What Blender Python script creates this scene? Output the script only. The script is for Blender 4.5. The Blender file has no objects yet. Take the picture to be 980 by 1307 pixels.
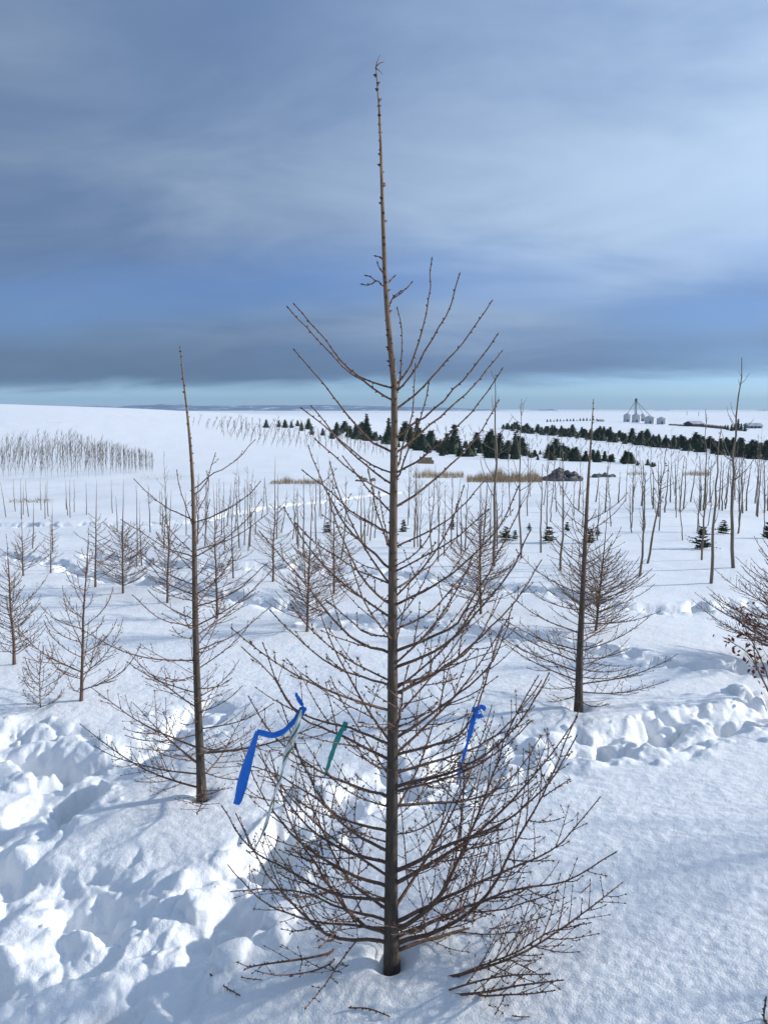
import bpy, math, random
import numpy as np
from mathutils import Vector

# ------------------------------------------------------------------ camera, sky, sun, exposure
S = bpy.context.scene
COL = S.collection
W_PX, H_PX, F_PX = 980.0, 1307.0, 982.0          # working pixel frame of the view
CAM_H = 1.6
PITCH = math.radians(7.75)
SUN_AZ, SUN_EL = math.radians(82), math.radians(22)   # to the right of the view, low winter sun

cam_d = bpy.data.cameras.new('camera')
cam = bpy.data.objects.new('camera', cam_d); COL.objects.link(cam)
cam.location = (0, 0, CAM_H)
cam.rotation_euler = (math.pi / 2 - PITCH, 0, 0)
cam_d.sensor_fit = 'VERTICAL'; cam_d.sensor_height = 36.0; cam_d.lens = 36.0 * F_PX / H_PX
cam_d.clip_start = 0.05; cam_d.clip_end = 30000
S.camera = cam

SUN_DIR = Vector((math.sin(SUN_AZ) * math.cos(SUN_EL), math.cos(SUN_AZ) * math.cos(SUN_EL), math.sin(SUN_EL)))
sun_d = bpy.data.lights.new('sun', 'SUN')
sun_d.energy = 4.2; sun_d.angle = math.radians(1.8); sun_d.color = (1.0, 0.965, 0.90)
sun = bpy.data.objects.new('sun', sun_d); COL.objects.link(sun)
sun.rotation_euler = SUN_DIR.to_track_quat('Z', 'Y').to_euler()
sun.location = (20, 5, 20)

world = bpy.data.worlds.new('World'); S.world = world; world.use_nodes = True
nt = world.node_tree; nt.nodes.clear()
def wn(t, **k):
    n = nt.nodes.new(t)
    for a, b in k.items(): setattr(n, a, b)
    return n
def wmath(op, a, b=None, c=None, clamp=False):
    n = wn('ShaderNodeMath', operation=op); n.use_clamp = clamp
    for i, v in enumerate((a, b, c)):
        if v is None: continue
        if isinstance(v, (int, float)): n.inputs[i].default_value = v
        else: nt.links.new(v, n.inputs[i])
    return n.outputs[0]
def wmap(v, a, b, c=0.0, d=1.0):
    n = wn('ShaderNodeMapRange', interpolation_type='SMOOTHSTEP')
    nt.links.new(v, n.inputs[0])
    for i, x in enumerate((a, b, c, d)): n.inputs[i + 1].default_value = x
    return n.outputs[0]
def wmix(f, a, b):
    n = wn('ShaderNodeMix', data_type='RGBA')
    if isinstance(f, float): n.inputs[0].default_value = f
    else: nt.links.new(f, n.inputs[0])
    for i, v in ((6, a), (7, b)):
        if isinstance(v, tuple): n.inputs[i].default_value = (*v, 1)
        else: nt.links.new(v, n.inputs[i])
    return n.outputs[2]
tc = wn('ShaderNodeTexCoord')
sep = wn('ShaderNodeSeparateXYZ'); nt.links.new(tc.outputs['Generated'], sep.inputs[0])
sx, sy, sz = sep.outputs
sky = wn('ShaderNodeTexSky', sky_type='NISHITA', sun_disc=False)
sky.sun_elevation = SUN_EL; sky.sun_rotation = SUN_AZ
sky.altitude = 800; sky.air_density = 1.0; sky.dust_density = 0.4; sky.ozone_density = 2.0
zz = wmath('ADD', wmath('MAXIMUM', sz, 0.0), 0.16)
u = wmath('DIVIDE', sx, zz); v = wmath('DIVIDE', sy, zz)
def cloud_noise(ku, kv, off, scale, detail, rough, dist):
    c = wn('ShaderNodeCombineXYZ')
    nt.links.new(wmath('ADD', wmath('MULTIPLY', u, ku), wmath('MULTIPLY', v, 0.10)), c.inputs[0])
    nt.links.new(wmath('MULTIPLY', v, kv), c.inputs[1]); c.inputs[2].default_value = off
    n = wn('ShaderNodeTexNoise'); nt.links.new(c.outputs[0], n.inputs['Vector'])
    n.inputs['Scale'].default_value = scale; n.inputs['Detail'].default_value = detail
    n.inputs['Roughness'].default_value = rough; n.inputs['Distortion'].default_value = dist
    return n.outputs[0]
nA = cloud_noise(0.40, 0.50, 24.3, 0.8, 4.0, 0.42, 0.4)
nB = cloud_noise(0.55, 0.80, 9.7, 2.0, 9.0, 0.55, 0.5)
nC = cloud_noise(0.34, 0.42, 40.1, 0.9, 4.0, 0.5, 0.3)
tex = wmath('ADD', wmath('MULTIPLY', nA, 0.66), wmath('MULTIPLY', nB, 0.34))
thick = wmap(tex, 0.36, 0.65)
dark = (1.42, 2.25, 3.95); lite = (3.6, 4.7, 6.25)
sundot = wmath('ADD', wmath('ADD', wmath('MULTIPLY', sx, SUN_DIR.x), wmath('MULTIPLY', sy, SUN_DIR.y)), wmath('MULTIPLY', sz, SUN_DIR.z))
glow = wmap(sundot, -0.3, 1.0, 0.86, 1.62)
cl = wmix(thick, dark, lite)
# the far underside of the deck, seen edge on, is thicker and darker
edge = wmap(wmath('ADD', sz, wmath('MULTIPLY', wmath('SUBTRACT', nC, 0.5), 0.36)), 0.02, 0.18)
cl = wmix(edge, (1.15, 1.70, 2.75), cl)
cs = wn('ShaderNodeVectorMath', operation='SCALE'); nt.links.new(cl, cs.inputs[0]); nt.links.new(glow, cs.inputs['Scale'])
cover = wmap(wmath('ADD', sz, wmath('ADD', wmath('MULTIPLY', wmath('SUBTRACT', nB, 0.5), 0.035), wmath('MULTIPLY', sx, -0.018))), 0.020, 0.042)
holes = wmap(nC, 0.36, 0.56, 0.62, 0.97)
cover = wmath('MULTIPLY', cover, holes)
# thin horizontal wisps low over the horizon
skyc = wn('ShaderNodeVectorMath', operation='MULTIPLY'); nt.links.new(sky.outputs[0], skyc.inputs[0]); skyc.inputs[1].default_value = (.70, .98, 1.62)
full = wmix(cover, skyc.outputs[0], cs.outputs[0])
bg = wn('ShaderNodeBackground'); nt.links.new(full, bg.inputs[0]); bg.inputs[1].default_value = 0.1
out = wn('ShaderNodeOutputWorld'); nt.links.new(bg.outputs[0], out.inputs[0])

S.view_settings.view_transform = 'Standard'; S.view_settings.look = 'None'
S.view_settings.exposure = 0.06; S.view_settings.gamma = 1.0; S.view_settings.use_curve_mapping = False
S.render.engine = 'CYCLES'
S.cycles.max_bounces = 6; S.cycles.diffuse_bounces = 3; S.cycles.volume_bounces = 0
S.cycles.use_adaptive_sampling = True

rnd = random.Random(11)
RNG = np.random.default_rng(7)

# ------------------------------------------------------------------ view geometry helpers
FWD = np.array((0, math.cos(PITCH), -math.sin(PITCH))); UP = np.array((0, math.sin(PITCH), math.cos(PITCH)))
RIGHT = np.array((1.0, 0, 0)); EYE = np.array((0, 0, CAM_H))
def ray(px, py):
    return RIGHT * ((px - W_PX / 2) / F_PX) + UP * ((H_PX / 2 - py) / F_PX) + FWD
def at(px, py, Y):
    """world point seen at a pixel, at forward distance Y"""
    d = ray(px, py); return EYE + d * (Y / d[1])

def smooth(a, b, x):
    t = np.clip((x - a) / (b - a), 0, 1); return t * t * (3 - 2 * t)
def _hash(ix, iy, seed):
    h = (ix.astype(np.int64) * 374761393 + iy.astype(np.int64) * 668265263 + seed * 1274126177) & 0xffffffff
    h = ((h ^ (h >> 13)) * 1274126177) & 0xffffffff
    return ((h ^ (h >> 16)) & 0xffffff) / float(0xffffff)
def noise(x, y, seed=0):
    """gradient noise, about -1..1"""
    x0 = np.floor(x); y0 = np.floor(y); fx = x - x0; fy = y - y0
    ix = x0.astype(np.int64); iy = y0.astype(np.int64)
    ux = fx * fx * fx * (fx * (fx * 6 - 15) + 10); uy = fy * fy * fy * (fy * (fy * 6 - 15) + 10)
    def g(dx, dy):
        a = _hash(ix + dx, iy + dy, seed) * 6.2831853
        return np.cos(a) * (fx - dx) + np.sin(a) * (fy - dy)
    a = g(0, 0) * (1 - ux) + g(1, 0) * ux; b = g(0, 1) * (1 - ux) + g(1, 1) * ux
    return (a * (1 - uy) + b * uy) * 1.5

# ------------------------------------------------------------------ terrain
D_R = np.array([0, 5, 10, 20, 36, 75, 145, 250, 500, 800, 1200, 1500, 2200, 4500, 9000, 20000.])
Z_R = np.array([0, 0, -.12, -.5, -1.35, -3.2, -6.3, -9.0, -9.2, -6.5, -5.0, -9, -16, -22, -25, -25.])
D_L = np.array([0, 5, 10, 20, 36, 60, 100, 200, 350, 430, 550, 800, 2200, 4500, 9000, 20000.])
Z_L = np.array([0, 0, -.12, -.5, -1.35, -2.1, -2.2, -.3, 2.6, 3.1, 1.5, -6, -20, -22, -25, -25.])
def _spline(D, Z):
    d = np.log(D + 4.0); g = np.linspace(d[0], d[-1], 600); z = np.interp(g, d, Z)
    k = np.hanning(31); k /= k.sum()
    zp = np.pad(z, 15, mode='edge'); return g, np.convolve(zp, k, 'valid')
GR, ZR = _spline(D_R, Z_R); GL, ZL = _spline(D_L, Z_L)
def base_h(x, y):
    x = np.asarray(x, float); y = np.asarray(y, float)
    d = np.log(np.hypot(x, np.maximum(y, 0)) + 4.0)
    t = x / np.maximum(np.abs(y), 2.0)
    w = smooth(-0.55, 0.28, t)
    z = np.interp(d, GL, ZL) * (1 - w) + np.interp(d, GR, ZR) * w
    z = z + 0.05 * noise(x * .35 + 4, y * .35, 3) * smooth(1, 6, np.hypot(x, y))
    z = z + 0.26 * x * np.exp(-((np.hypot(x, y) / 2.9) ** 2))          # near ground shaped to tilt away from the sun, dimming the foreground snow
    far = smooth(60, 400, np.hypot(x, y))
    z = z + far * (1.3 * noise(x / 140., y / 90., 5) + .35 * noise(x / 45., y / 60., 6)) * (1 - smooth(3000, 6000, np.hypot(x, y)))
    return z
_T = np.concatenate([np.linspace(.8, 20, 400), np.geomspace(20.1, 6000, 1600)])
def ground(px, py):
    """world point of the ground seen at a pixel"""
    d = ray(px, py); d = d / d[1]
    P = EYE[None] + d[None] * _T[:, None]
    h = P[:, 2] - base_h(P[:, 0], P[:, 1])
    i = int(np.argmax(h < 0))
    if h[i] >= 0: i = len(_T) - 1
    a, b = h[i - 1], h[i]; t = a / (a - b) if a != b else 0
    y = _T[i - 1] + (_T[i] - _T[i - 1]) * t
    p = EYE + d * y; p[2] = float(base_h(p[0], p[1])); return p

# ------------------------------------------------------------------ materials
def material(name):
    m = bpy.data.materials.new(name); m.use_nodes = True
    t = m.node_tree; return m, t, t.nodes['Principled BSDF']
def N(t, typ, **k):
    n = t.nodes.new(typ)
    for a, b in k.items():
        if a in n.inputs: n.inputs[a].default_value = b
        else: setattr(n, a, b)
    return n
def ramp(t, fac, stops):
    r = t.nodes.new('ShaderNodeValToRGB'); e = r.color_ramp.elements
    while len(e) < len(stops): e.new(.5)
    for q, (p, c) in zip(e, stops): q.position = p; q.color = (*c, 1)
    t.links.new(fac, r.inputs[0]); return r.outputs[0]
def plain(name, col, rough=.7, var=.25, scale=20., metal=0.0, bump=0.0):
    m, t, b = material(name)
    g = N(t, 'ShaderNodeNewGeometry'); n = N(t, 'ShaderNodeTexNoise', Scale=scale, Detail=4.0)
    t.links.new(g.outputs['Position'], n.inputs['Vector'])
    lo = tuple(c * (1 - var) for c in col); hi = tuple(min(1, c * (1 + var)) for c in col)
    t.links.new(ramp(t, n.outputs[0], [(.3, lo), (.7, hi)]), b.inputs['Base Color'])
    b.inputs['Roughness'].default_value = rough; b.inputs['Metallic'].default_value = metal
    if bump:
        bp = N(t, 'ShaderNodeBump', Strength=bump, Distance=.01); t.links.new(n.outputs[0], bp.inputs['Height']); t.links.new(bp.outputs[0], b.inputs['Normal'])
    return m

def snow_material():
    m, t, b = material('snow')
    g = N(t, 'ShaderNodeNewGeometry')
    n1 = N(t, 'ShaderNodeTexNoise', Scale=.8, Detail=5.0); t.links.new(g.outputs['Position'], n1.inputs['Vector'])
    t.links.new(ramp(t, n1.outputs[0], [(.3, (.855, .87, .885)), (.7, (.90, .91, .92))]), b.inputs['Base Color'])
    b.inputs['Roughness'].default_value = .55
    b.inputs['Specular IOR Level'].default_value = .35
    b.inputs['Subsurface Weight'].default_value = .35
    b.inputs['Subsurface Radius'].default_value = (.6, .8, 1.0)
    b.inputs['Subsurface Scale'].default_value = .012
    n2 = N(t, 'ShaderNodeTexNoise', Scale=170., Detail=3.0, Roughness=.65); t.links.new(g.outputs['Position'], n2.inputs['Vector'])
    n3 = N(t, 'ShaderNodeTexNoise', Scale=38., Detail=2.0); t.links.new(g.outputs['Position'], n3.inputs['Vector'])
    ad = N(t, 'ShaderNodeMath', operation='MULTIPLY_ADD'); t.links.new(n3.outputs[0], ad.inputs[0]); ad.inputs[1].default_value = 1.6; t.links.new(n2.outputs[0], ad.inputs[2])
    bp = N(t, 'ShaderNodeBump', Strength=.55, Distance=.006); t.links.new(ad.outputs[0], bp.inputs['Height'])
    t.links.new(bp.outputs[0], b.inputs['Normal'])
    return m
def bark_material(name, young, old, zs=9.):
    """bark that goes from the colour of thin young wood to that of the thick old stem, by stem radius"""
    m, t, b = material(name)
    a = N(t, 'ShaderNodeAttribute', attribute_name='age')
    tcn = N(t, 'ShaderNodeTexCoord'); mp = N(t, 'ShaderNodeMapping'); mp.inputs['Scale'].default_value = (70, 70, zs)
    t.links.new(tcn.outputs['Object'], mp.inputs[0])
    n = N(t, 'ShaderNodeTexNoise', Scale=1.0, Detail=5.0, Roughness=.65); t.links.new(mp.outputs[0], n.inputs['Vector'])
    c = ramp(t, a.outputs['Fac'], [(0., young), (1., old)])
    r = ramp(t, n.outputs[0], [(.28, (.35, .33, .32)), (.52, (.9, .9, .9)), (.75, (1.55, 1.5, 1.4))])
    mx = N(t, 'ShaderNodeMix', data_type='RGBA', blend_type='MULTIPLY'); mx.inputs[0].default_value = .85
    t.links.new(c, mx.inputs[6]); t.links.new(r, mx.inputs[7]); t.links.new(mx.outputs[2], b.inputs['Base Color'])
    b.inputs['Roughness'].default_value = .8
    bp = N(t, 'ShaderNodeBump', Strength=1.0, Distance=.007); t.links.new(n.outputs[0], bp.inputs['Height']); t.links.new(bp.outputs[0], b.inputs['Normal'])
    return m
M = {}
M['snow'] = snow_material()
M['larch'] = bark_material('larch_bark', (.200, .110, .070), (.098, .073, .055))
M['larch_trunk'] = bark_material('larch_trunk_bark', (.29, .185, .112), (.082, .062, .048), 14.)
M['poplar'] = bark_material('poplar_bark', (.135, .100, .078), (.215, .178, .142), 6.)
M['whip'] = bark_material('grey_whip_bark', (.155, .135, .120), (.22, .19, .165), 6.)
M['bud'] = plain('larch_bud', (.060, .036, .026), .8, .3, 200.)
M['needle'] = plain('dead_needle', (.26, .135, .075), .8, .3, 90.)
M['leaf'] = plain('dead_leaf', (.13, .030, .020), .75, .4, 60.)
M['conifer'] = plain('conifer_needle', (.027, .043, .025), .8, .5, 6.)
M['conifer_wood'] = plain('conifer_wood', (.07, .055, .04), .9, .3, 40.)
M['reed'] = plain('dry_reed', (.30, .215, .125), .85, .35, 9.)
M['rock'] = plain('pile_rock', (.17, .165, .165), .9, .4, 6., 0, .6)
M['straw'] = plain('straw', (.24, .19, .12), .9, .4, 12., 0, .6)
M['steel'] = plain('galvanised_steel', (.48, .51, .54), .5, .12, 1.2, .25)
M['darksteel'] = plain('dark_steel', (.10, .105, .11), .6, .2, 2.)
M['barnwood'] = plain('barn_board', (.075, .062, .055), .85, .3, 1.5)
M['greywall'] = plain('grey_sheet_wall', (.25, .27, .29), .7, .15, 1.)
M['dusted'] = plain('snow_dusted_roof', (.42, .44, .47), .8, .35, .6)
M['dark'] = plain('dark_opening', (.02, .02, .022), .6, .2, 2.)
M['polewood'] = plain('pole_wood', (.12, .10, .085), .9, .3, 4.)
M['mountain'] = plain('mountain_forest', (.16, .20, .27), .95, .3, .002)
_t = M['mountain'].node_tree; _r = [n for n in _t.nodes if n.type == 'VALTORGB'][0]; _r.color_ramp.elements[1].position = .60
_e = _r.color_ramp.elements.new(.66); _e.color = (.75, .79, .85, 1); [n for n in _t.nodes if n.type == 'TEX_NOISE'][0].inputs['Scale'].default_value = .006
M['brush'] = plain('brown_brush', (.13, .095, .07), .9, .4, 2.)

# ------------------------------------------------------------------ mesh building
class MB:
    def __init__(s): s.v = []; s.q = []; s.t = []; s.n = 0; s.qm = []; s.tm = []; s.a = []
    def add(s, v, quads=None, tris=None, mat=0, age=0.0):
        v = np.asarray(v, float).reshape(-1, 3)
        if quads is not None and len(quads):
            q = np.asarray(quads, np.int64) + s.n; s.q.append(q); s.qm.append(np.full(len(q), mat, np.int32))
        if tris is not None and len(tris):
            q = np.asarray(tris, np.int64) + s.n; s.t.append(q); s.tm.append(np.full(len(q), mat, np.int32))
        s.v.append(v); s.a.append(np.broadcast_to(np.asarray(age, float), (len(v),))); s.n += len(v)
    def tube(s, P, R, k=6, mat=0, cap=True, age=None):
        P = np.asarray(P, float); n = len(P); R = np.broadcast_to(np.asarray(R, float), (n,))
        T = np.gradient(P, axis=0); T /= np.linalg.norm(T, axis=1)[:, None] + 1e-12
        ref = np.array((0, 0, 1.)) if abs(T[0][2]) < .8 else np.array((1., 0, 0))
        A = np.cross(T, ref); A /= np.linalg.norm(A, axis=1)[:, None] + 1e-9
        B = np.cross(T, A)
        th = np.arange(k) * 2 * math.pi / k
        V = P[:, None, :] + R[:, None, None] * (np.cos(th)[None, :, None] * A[:, None, :] + np.sin(th)[None, :, None] * B[:, None, :])
        i = np.arange(n - 1)[:, None] * k; j = np.arange(k)[None]; jn = (j + 1) % k
        Q = np.stack([i + j, i + jn, i + k + jn, i + k + j], -1).reshape(-1, 4)
        V = V.reshape(-1, 3); tr = None
        if cap:
            V = np.vstack([V, P[-1] + T[-1] * R[-1] * .8]); b = (n - 1) * k
            tr = [(b + a, b + (a + 1) % k, n * k) for a in range(k)]
        if age is None: ag = np.clip(np.repeat(R, k) / .016, 0, 1)
        else: ag = np.full(n * k, age)
        if cap: ag = np.append(ag, ag[-1])
        s.add(V, Q, tr, mat, ag)
    def buds(s, C, Dr, L, r, mat=0, age=0.):
        """small knobs at points C along directions Dr (many at once)"""
        C = np.asarray(C, float); m = len(C)
        if not m: return
        Dr = np.asarray(Dr, float); Dr = Dr / (np.linalg.norm(Dr, axis=1)[:, None] + 1e-9)
        ref = np.where(np.abs(Dr[:, 2:3]) < .8, np.array([[0, 0, 1.]]), np.array([[1., 0, 0]]))
        A = np.cross(Dr, ref); A /= np.linalg.norm(A, axis=1)[:, None] + 1e-9; B = np.cross(Dr, A)
        L = np.broadcast_to(np.asarray(L, float), (m,))[:, None]; r = np.broadcast_to(np.asarray(r, float), (m,))[:, None]
        V = np.stack([C + A * r, C + B * r, C - A * r, C - B * r, C + Dr * L], 1).reshape(-1, 3)
        o = (np.arange(m) * 5)[:, None, None]
        Tn = np.array([(0, 1, 4), (1, 2, 4), (2, 3, 4), (3, 0, 4)])[None] + o
        s.add(V, None, Tn.reshape(-1, 3), mat, age)
    def box(s, c, d, mat=0, rz=0.):
        c = np.asarray(c, float); h = np.asarray(d, float) / 2
        V = np.array([(x, y, z) for z in (-1, 1) for y in (-1, 1) for x in (-1, 1)]) * h
        ca, sa = math.cos(rz), math.sin(rz); V = V @ np.array([(ca, sa, 0), (-sa, ca, 0), (0, 0, 1)]) + c
        s.add(V, [(0, 2, 3, 1), (4, 5, 7, 6), (0, 1, 5, 4), (2, 6, 7, 3), (0, 4, 6, 2), (1, 3, 7, 5)], None, mat)
    def mesh(s, name, mats, smooth_shade=True):
        V = np.vstack(s.v); me = bpy.data.meshes.new(name)
        Q = np.vstack(s.q) if s.q else np.zeros((0, 4), np.int64); T = np.vstack(s.t) if s.t else np.zeros((0, 3), np.int64)
        loops = np.concatenate([Q.ravel(), T.ravel()]).astype(np.int32)
        tot = np.concatenate([np.full(len(Q), 4), np.full(len(T), 3)]).astype(np.int32)
        st = np.concatenate([[0], np.cumsum(tot)[:-1]]).astype(np.int32)
        me.vertices.add(len(V)); me.vertices.foreach_set('co', V.ravel().astype(np.float32))
        me.loops.add(len(loops)); me.loops.foreach_set('vertex_index', loops)
        me.polygons.add(len(tot)); me.polygons.foreach_set('loop_start', st)
        for m in (mats if isinstance(mats, (list, tuple)) else [mats]): me.materials.append(m)
        mi = np.concatenate((s.qm or [np.zeros(0, np.int32)]) + (s.tm or [])).astype(np.int32)
        me.polygons.foreach_set('material_index', mi)
        me.polygons.foreach_set('use_smooth', np.full(len(tot), smooth_shade))
        at_ = me.attributes.new('age', 'FLOAT', 'POINT'); at_.data.foreach_set('value', np.concatenate(s.a).astype(np.float32))
        me.update(calc_edges=True); me.validate(); return me
    def build(s, name, mats, parent=None, smooth_shade=True):
        o = bpy.data.objects.new(name, s.mesh(name, mats, smooth_shade)); COL.objects.link(o)
        if parent: o.parent = parent
        return o
def tag(o, label=None, cat=None, group=None, kind=None):
    if label: o['label'] = label
    if cat: o['category'] = cat
    if group: o['group'] = group
    if kind: o['kind'] = kind
    return o
def empty(name, loc, rz=0.):
    o = bpy.data.objects.new(name, None); COL.objects.link(o); o.location = loc; o.rotation_euler = (0, 0, rz)
    o.empty_display_size = .1; return o
def copy_tree(o, parent=None):
    c = o.copy(); COL.objects.link(c); c.parent = parent
    for ch in list(o.children): copy_tree(ch, c)
    return c
def curve(P, n):
    """Catmull-Rom through P, n samples even in arc length"""
    P = np.asarray(P, float); Q = np.vstack([2 * P[0] - P[1], P, 2 * P[-1] - P[-2]]); o = []
    for i in range(len(P) - 1):
        a, b, c, d = Q[i:i + 4]
        for t in np.linspace(0, 1, 12, endpoint=False):
            o.append(.5 * (2 * b + (c - a) * t + (2 * a - 5 * b + 4 * c - d) * t * t + (3 * b - a - 3 * c + d) * t ** 3))
    o.append(P[-1]); o = np.array(o)
    L = np.concatenate([[0], np.cumsum(np.linalg.norm(np.diff(o, axis=0), axis=1))])
    g = np.linspace(0, L[-1], n)
    return np.stack([np.interp(g, L, o[:, k]) for k in range(3)], 1)
def length(P): return float(np.linalg.norm(np.diff(P, axis=0), axis=1).sum())

# ------------------------------------------------------------------ snow ground
# tracks trampled into the snow: polylines in view pixels, laid on the flat near ground
TRACKS = [  # points, half width (m), depth (m), clods per metre
    ([(150, 1330), (215, 1235), (290, 1150), (345, 1090), (400, 1045), (455, 1015), (560, 985), (660, 962), (740, 950), (830, 938), (910, 918), (985, 905), (1060, 897)], .15, .125, 26),
    ([(-40, 1085), (40, 1045), (85, 1000), (70, 965), (10, 950), (-60, 945)], .17, .11, 24),
    ([(85, 985), (150, 972), (215, 935), (275, 905)], .13, .10, 10),
    ([(-30, 1130), (70, 1140), (150, 1150), (205, 1190)], .17, .08, 10),
    ([(-40, 1270), (40, 1235), (120, 1215)], .13, .07, 10),
    ([(400, 800), (480, 797), (560, 798), (690, 815), (780, 834), (880, 849), (985, 856), (1100, 860)], .085, .12, 9),
    ([(-40, 700), (60, 716), (120, 735), (200, 745), (330, 767), (420, 785), (520, 792)], .10, .12, 10),
    ([(1100, 765), (980, 768), (850, 776), (760, 768), (690, 752), (560, 738), (430, 727), (330, 722), (250, 722), (120, 708)], .12, .14, 8),
    ([(-40, 671), (100, 669), (230, 668), (300, 655), (420, 640), (520, 628)], .16, .13, 10),
]
def build_ground():
    AZ = np.radians(39)
    az = np.concatenate([np.linspace(-AZ, AZ, 780), np.linspace(AZ, 2 * math.pi - AZ, 44)[1:-1]])
    rr = np.concatenate([np.array([.15, .5, .9, 1.15]), np.geomspace(1.3, 6, 560), np.geomspace(6, 40, 250)[1:], np.geomspace(40, 9000, 150)[1:]])
    nr, na = len(rr), len(az)
    R, A = np.meshgrid(rr, az, indexing='ij')
    X = R * np.sin(A); Y = R * np.cos(A)
    Z = base_h(X, Y)
    SP = R * (2 * AZ / 780)
    near = (rr < 45); nn = int(near.sum())
    x = X[:nn]; y = Y[:nn]; z = Z[:nn].copy(); sp = np.maximum(SP[:nn], R[:nn] * .0027)
    def oct_(scale_m, amp, seed, ax=1., ay=1.):
        fade = np.clip((scale_m / sp - 2.5) / 3., 0, 1)
        return amp * fade * noise(x / scale_m * ax, y / scale_m * ay, seed)
    # settled, wind-brushed surface
    surf = oct_(1.1, .016, 11) + oct_(.42, .0055, 12, 1, 1.6) + oct_(.15, .0024, 13, 1, 1.5) + oct_(.062, .0025, 14, 1., 2.0) + oct_(.03, .0022, 15, 1., 1.5)
    drift = oct_(2.6, .03, 16, .45, 1.5)
    trod = np.zeros_like(z); cut = np.zeros_like(z)
    warp = .060 * noise(x / .26, y / .26, 21) + .022 * noise(x / .10, y / .10, 22) + .007 * noise(x / .04, y / .04, 23)
    holes = []; clods = []
    for k, (pp, hw, dep, cpm) in enumerate(TRACKS):
        W = np.array([ground(*p)[:2] for p in pp])
        W3 = curve(np.c_[W, np.zeros(len(W))], 40)[:, :2]
        d = np.full(z.shape, 9.)
        for a, b in zip(W3[:-1], W3[1:]):
            ab = b - a; L2 = (ab ** 2).sum() + 1e-12
            t = np.clip(((x - a[0]) * ab[0] + (y - a[1]) * ab[1]) / L2, 0, 1)
            d = np.minimum(d, np.hypot(x - a[0] - t * ab[0], y - a[1] - t * ab[1]))
        far_w = 1.0 + .0 * k
        dn = d + warp * (1 if hw > .12 else .7)
        m = 1 - smooth(hw * .55, hw * 1.12, dn)
        cut = np.maximum(cut, m * dep * (.42 + .35 * noise(x / .5, y / .5, 60 + k)))
        trod = np.maximum(trod, 1 - smooth(hw * .9, hw * 2.1, dn))
        seg = np.linalg.norm(np.diff(W3, axis=0), axis=1); cum = np.concatenate([[0], np.cumsum(seg)]); tot = cum[-1]
        st = .0; side = 1
        while st < tot:
            px_, py_ = np.interp(st, cum, W3[:, 0]), np.interp(st, cum, W3[:, 1])
            i = min(np.searchsorted(cum, st), len(W3) - 2); tg = W3[i + 1] - W3[i]; tg = tg / (np.linalg.norm(tg) + 1e-9)
            nx_, ny_ = -tg[1], tg[0]
            off = side * hw * rnd.uniform(.25, .6)
            holes.append((px_ + nx_ * off, py_ + ny_ * off, math.atan2(tg[1], tg[0]) + rnd.uniform(-.6, .6), rnd.uniform(.13, .19), rnd.uniform(.075, .10), dep * rnd.uniform(.8, 1.5)))
            st += rnd.uniform(.36, .60); side = -side
        for _ in range(int(min(tot, 30) * cpm * 1.2)):
            s0 = rnd.uniform(0, tot); px_, py_ = np.interp(s0, cum, W3[:, 0]), np.interp(s0, cum, W3[:, 1])
            i = min(np.searchsorted(cum, s0), len(W3) - 2); tg = W3[i + 1] - W3[i]; tg = tg / (np.linalg.norm(tg) + 1e-9)
            off = rnd.choice((-1, 1)) * hw * abs(rnd.gauss(1.05, .45))
            clods.append((px_ - tg[1] * off, py_ + tg[0] * off, min(.065, .010 + rnd.expovariate(1 / .014)) * (1.0 if hw > .12 else .8)))
    z += (surf + drift * .6) * (1 - .5 * trod)
    z -= cut
    def window(cx, cy, rad):
        r0 = math.hypot(cx, cy); a0 = math.atan2(cx, cy)
        if r0 > 40 or abs(a0) > AZ + .1: return None
        i0, i1 = np.searchsorted(rr, r0 - rad), min(np.searchsorted(rr, r0 + rad), nn)
        da = rad / max(r0, .3); j0, j1 = np.searchsorted(az[:780], a0 - da), np.searchsorted(az[:780], a0 + da)
        if i1 <= i0 or j1 <= j0: return None
        return slice(i0, i1), slice(j0, j1)
    for (cx, cy, th, la, lb, dp) in holes:
        w = window(cx, cy, .42)
        if w is None: continue
        dx = x[w] - cx; dy = y[w] - cy; ca, sa = math.cos(th), math.sin(th)
        e = np.hypot((dx * ca + dy * sa) / la, (-dx * sa + dy * ca) / lb) + warp[w] * 3.4 + .42 * noise(x[w] / .10, y[w] / .10, 76) + .16 * noise(x[w] / .045, y[w] / .045, 77)
        prof = 1 - smooth(rnd.uniform(.25, .65), 1.2, e)
        z[w] = z[w] - dp * prof * (.85 + .3 * noise(x[w] / .11 + cx, y[w] / .11, 71) + .12 * noise(x[w] / .04, y[w] / .04, 72)) + .009 * np.exp(-((e - 1.4) / .3) ** 2)
        trod[w] = np.maximum(trod[w], 1 - smooth(1.0, 1.9, e))
    # crumbly broken surface where trodden
    wx = x + .05 * noise(x / .13, y / .13, 36); wy = y + .05 * noise(x / .13 + 7, y / .13, 37)
    bil = .058 * np.abs(noise(wx / .27, wy / .27, 31)) + .011 * np.abs(noise(wx / .11, wy / .11, 32)) + .006 * noise(wx / .05, wy / .05, 33) * smooth(-.1, .4, noise(x / .4, y / .4, 38)) + .0022 * noise(x / .022, y / .022, 34)
    z += trod * (bil - .026) * np.clip((.1 / sp - 1.2) / 2, 0, 1)
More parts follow.
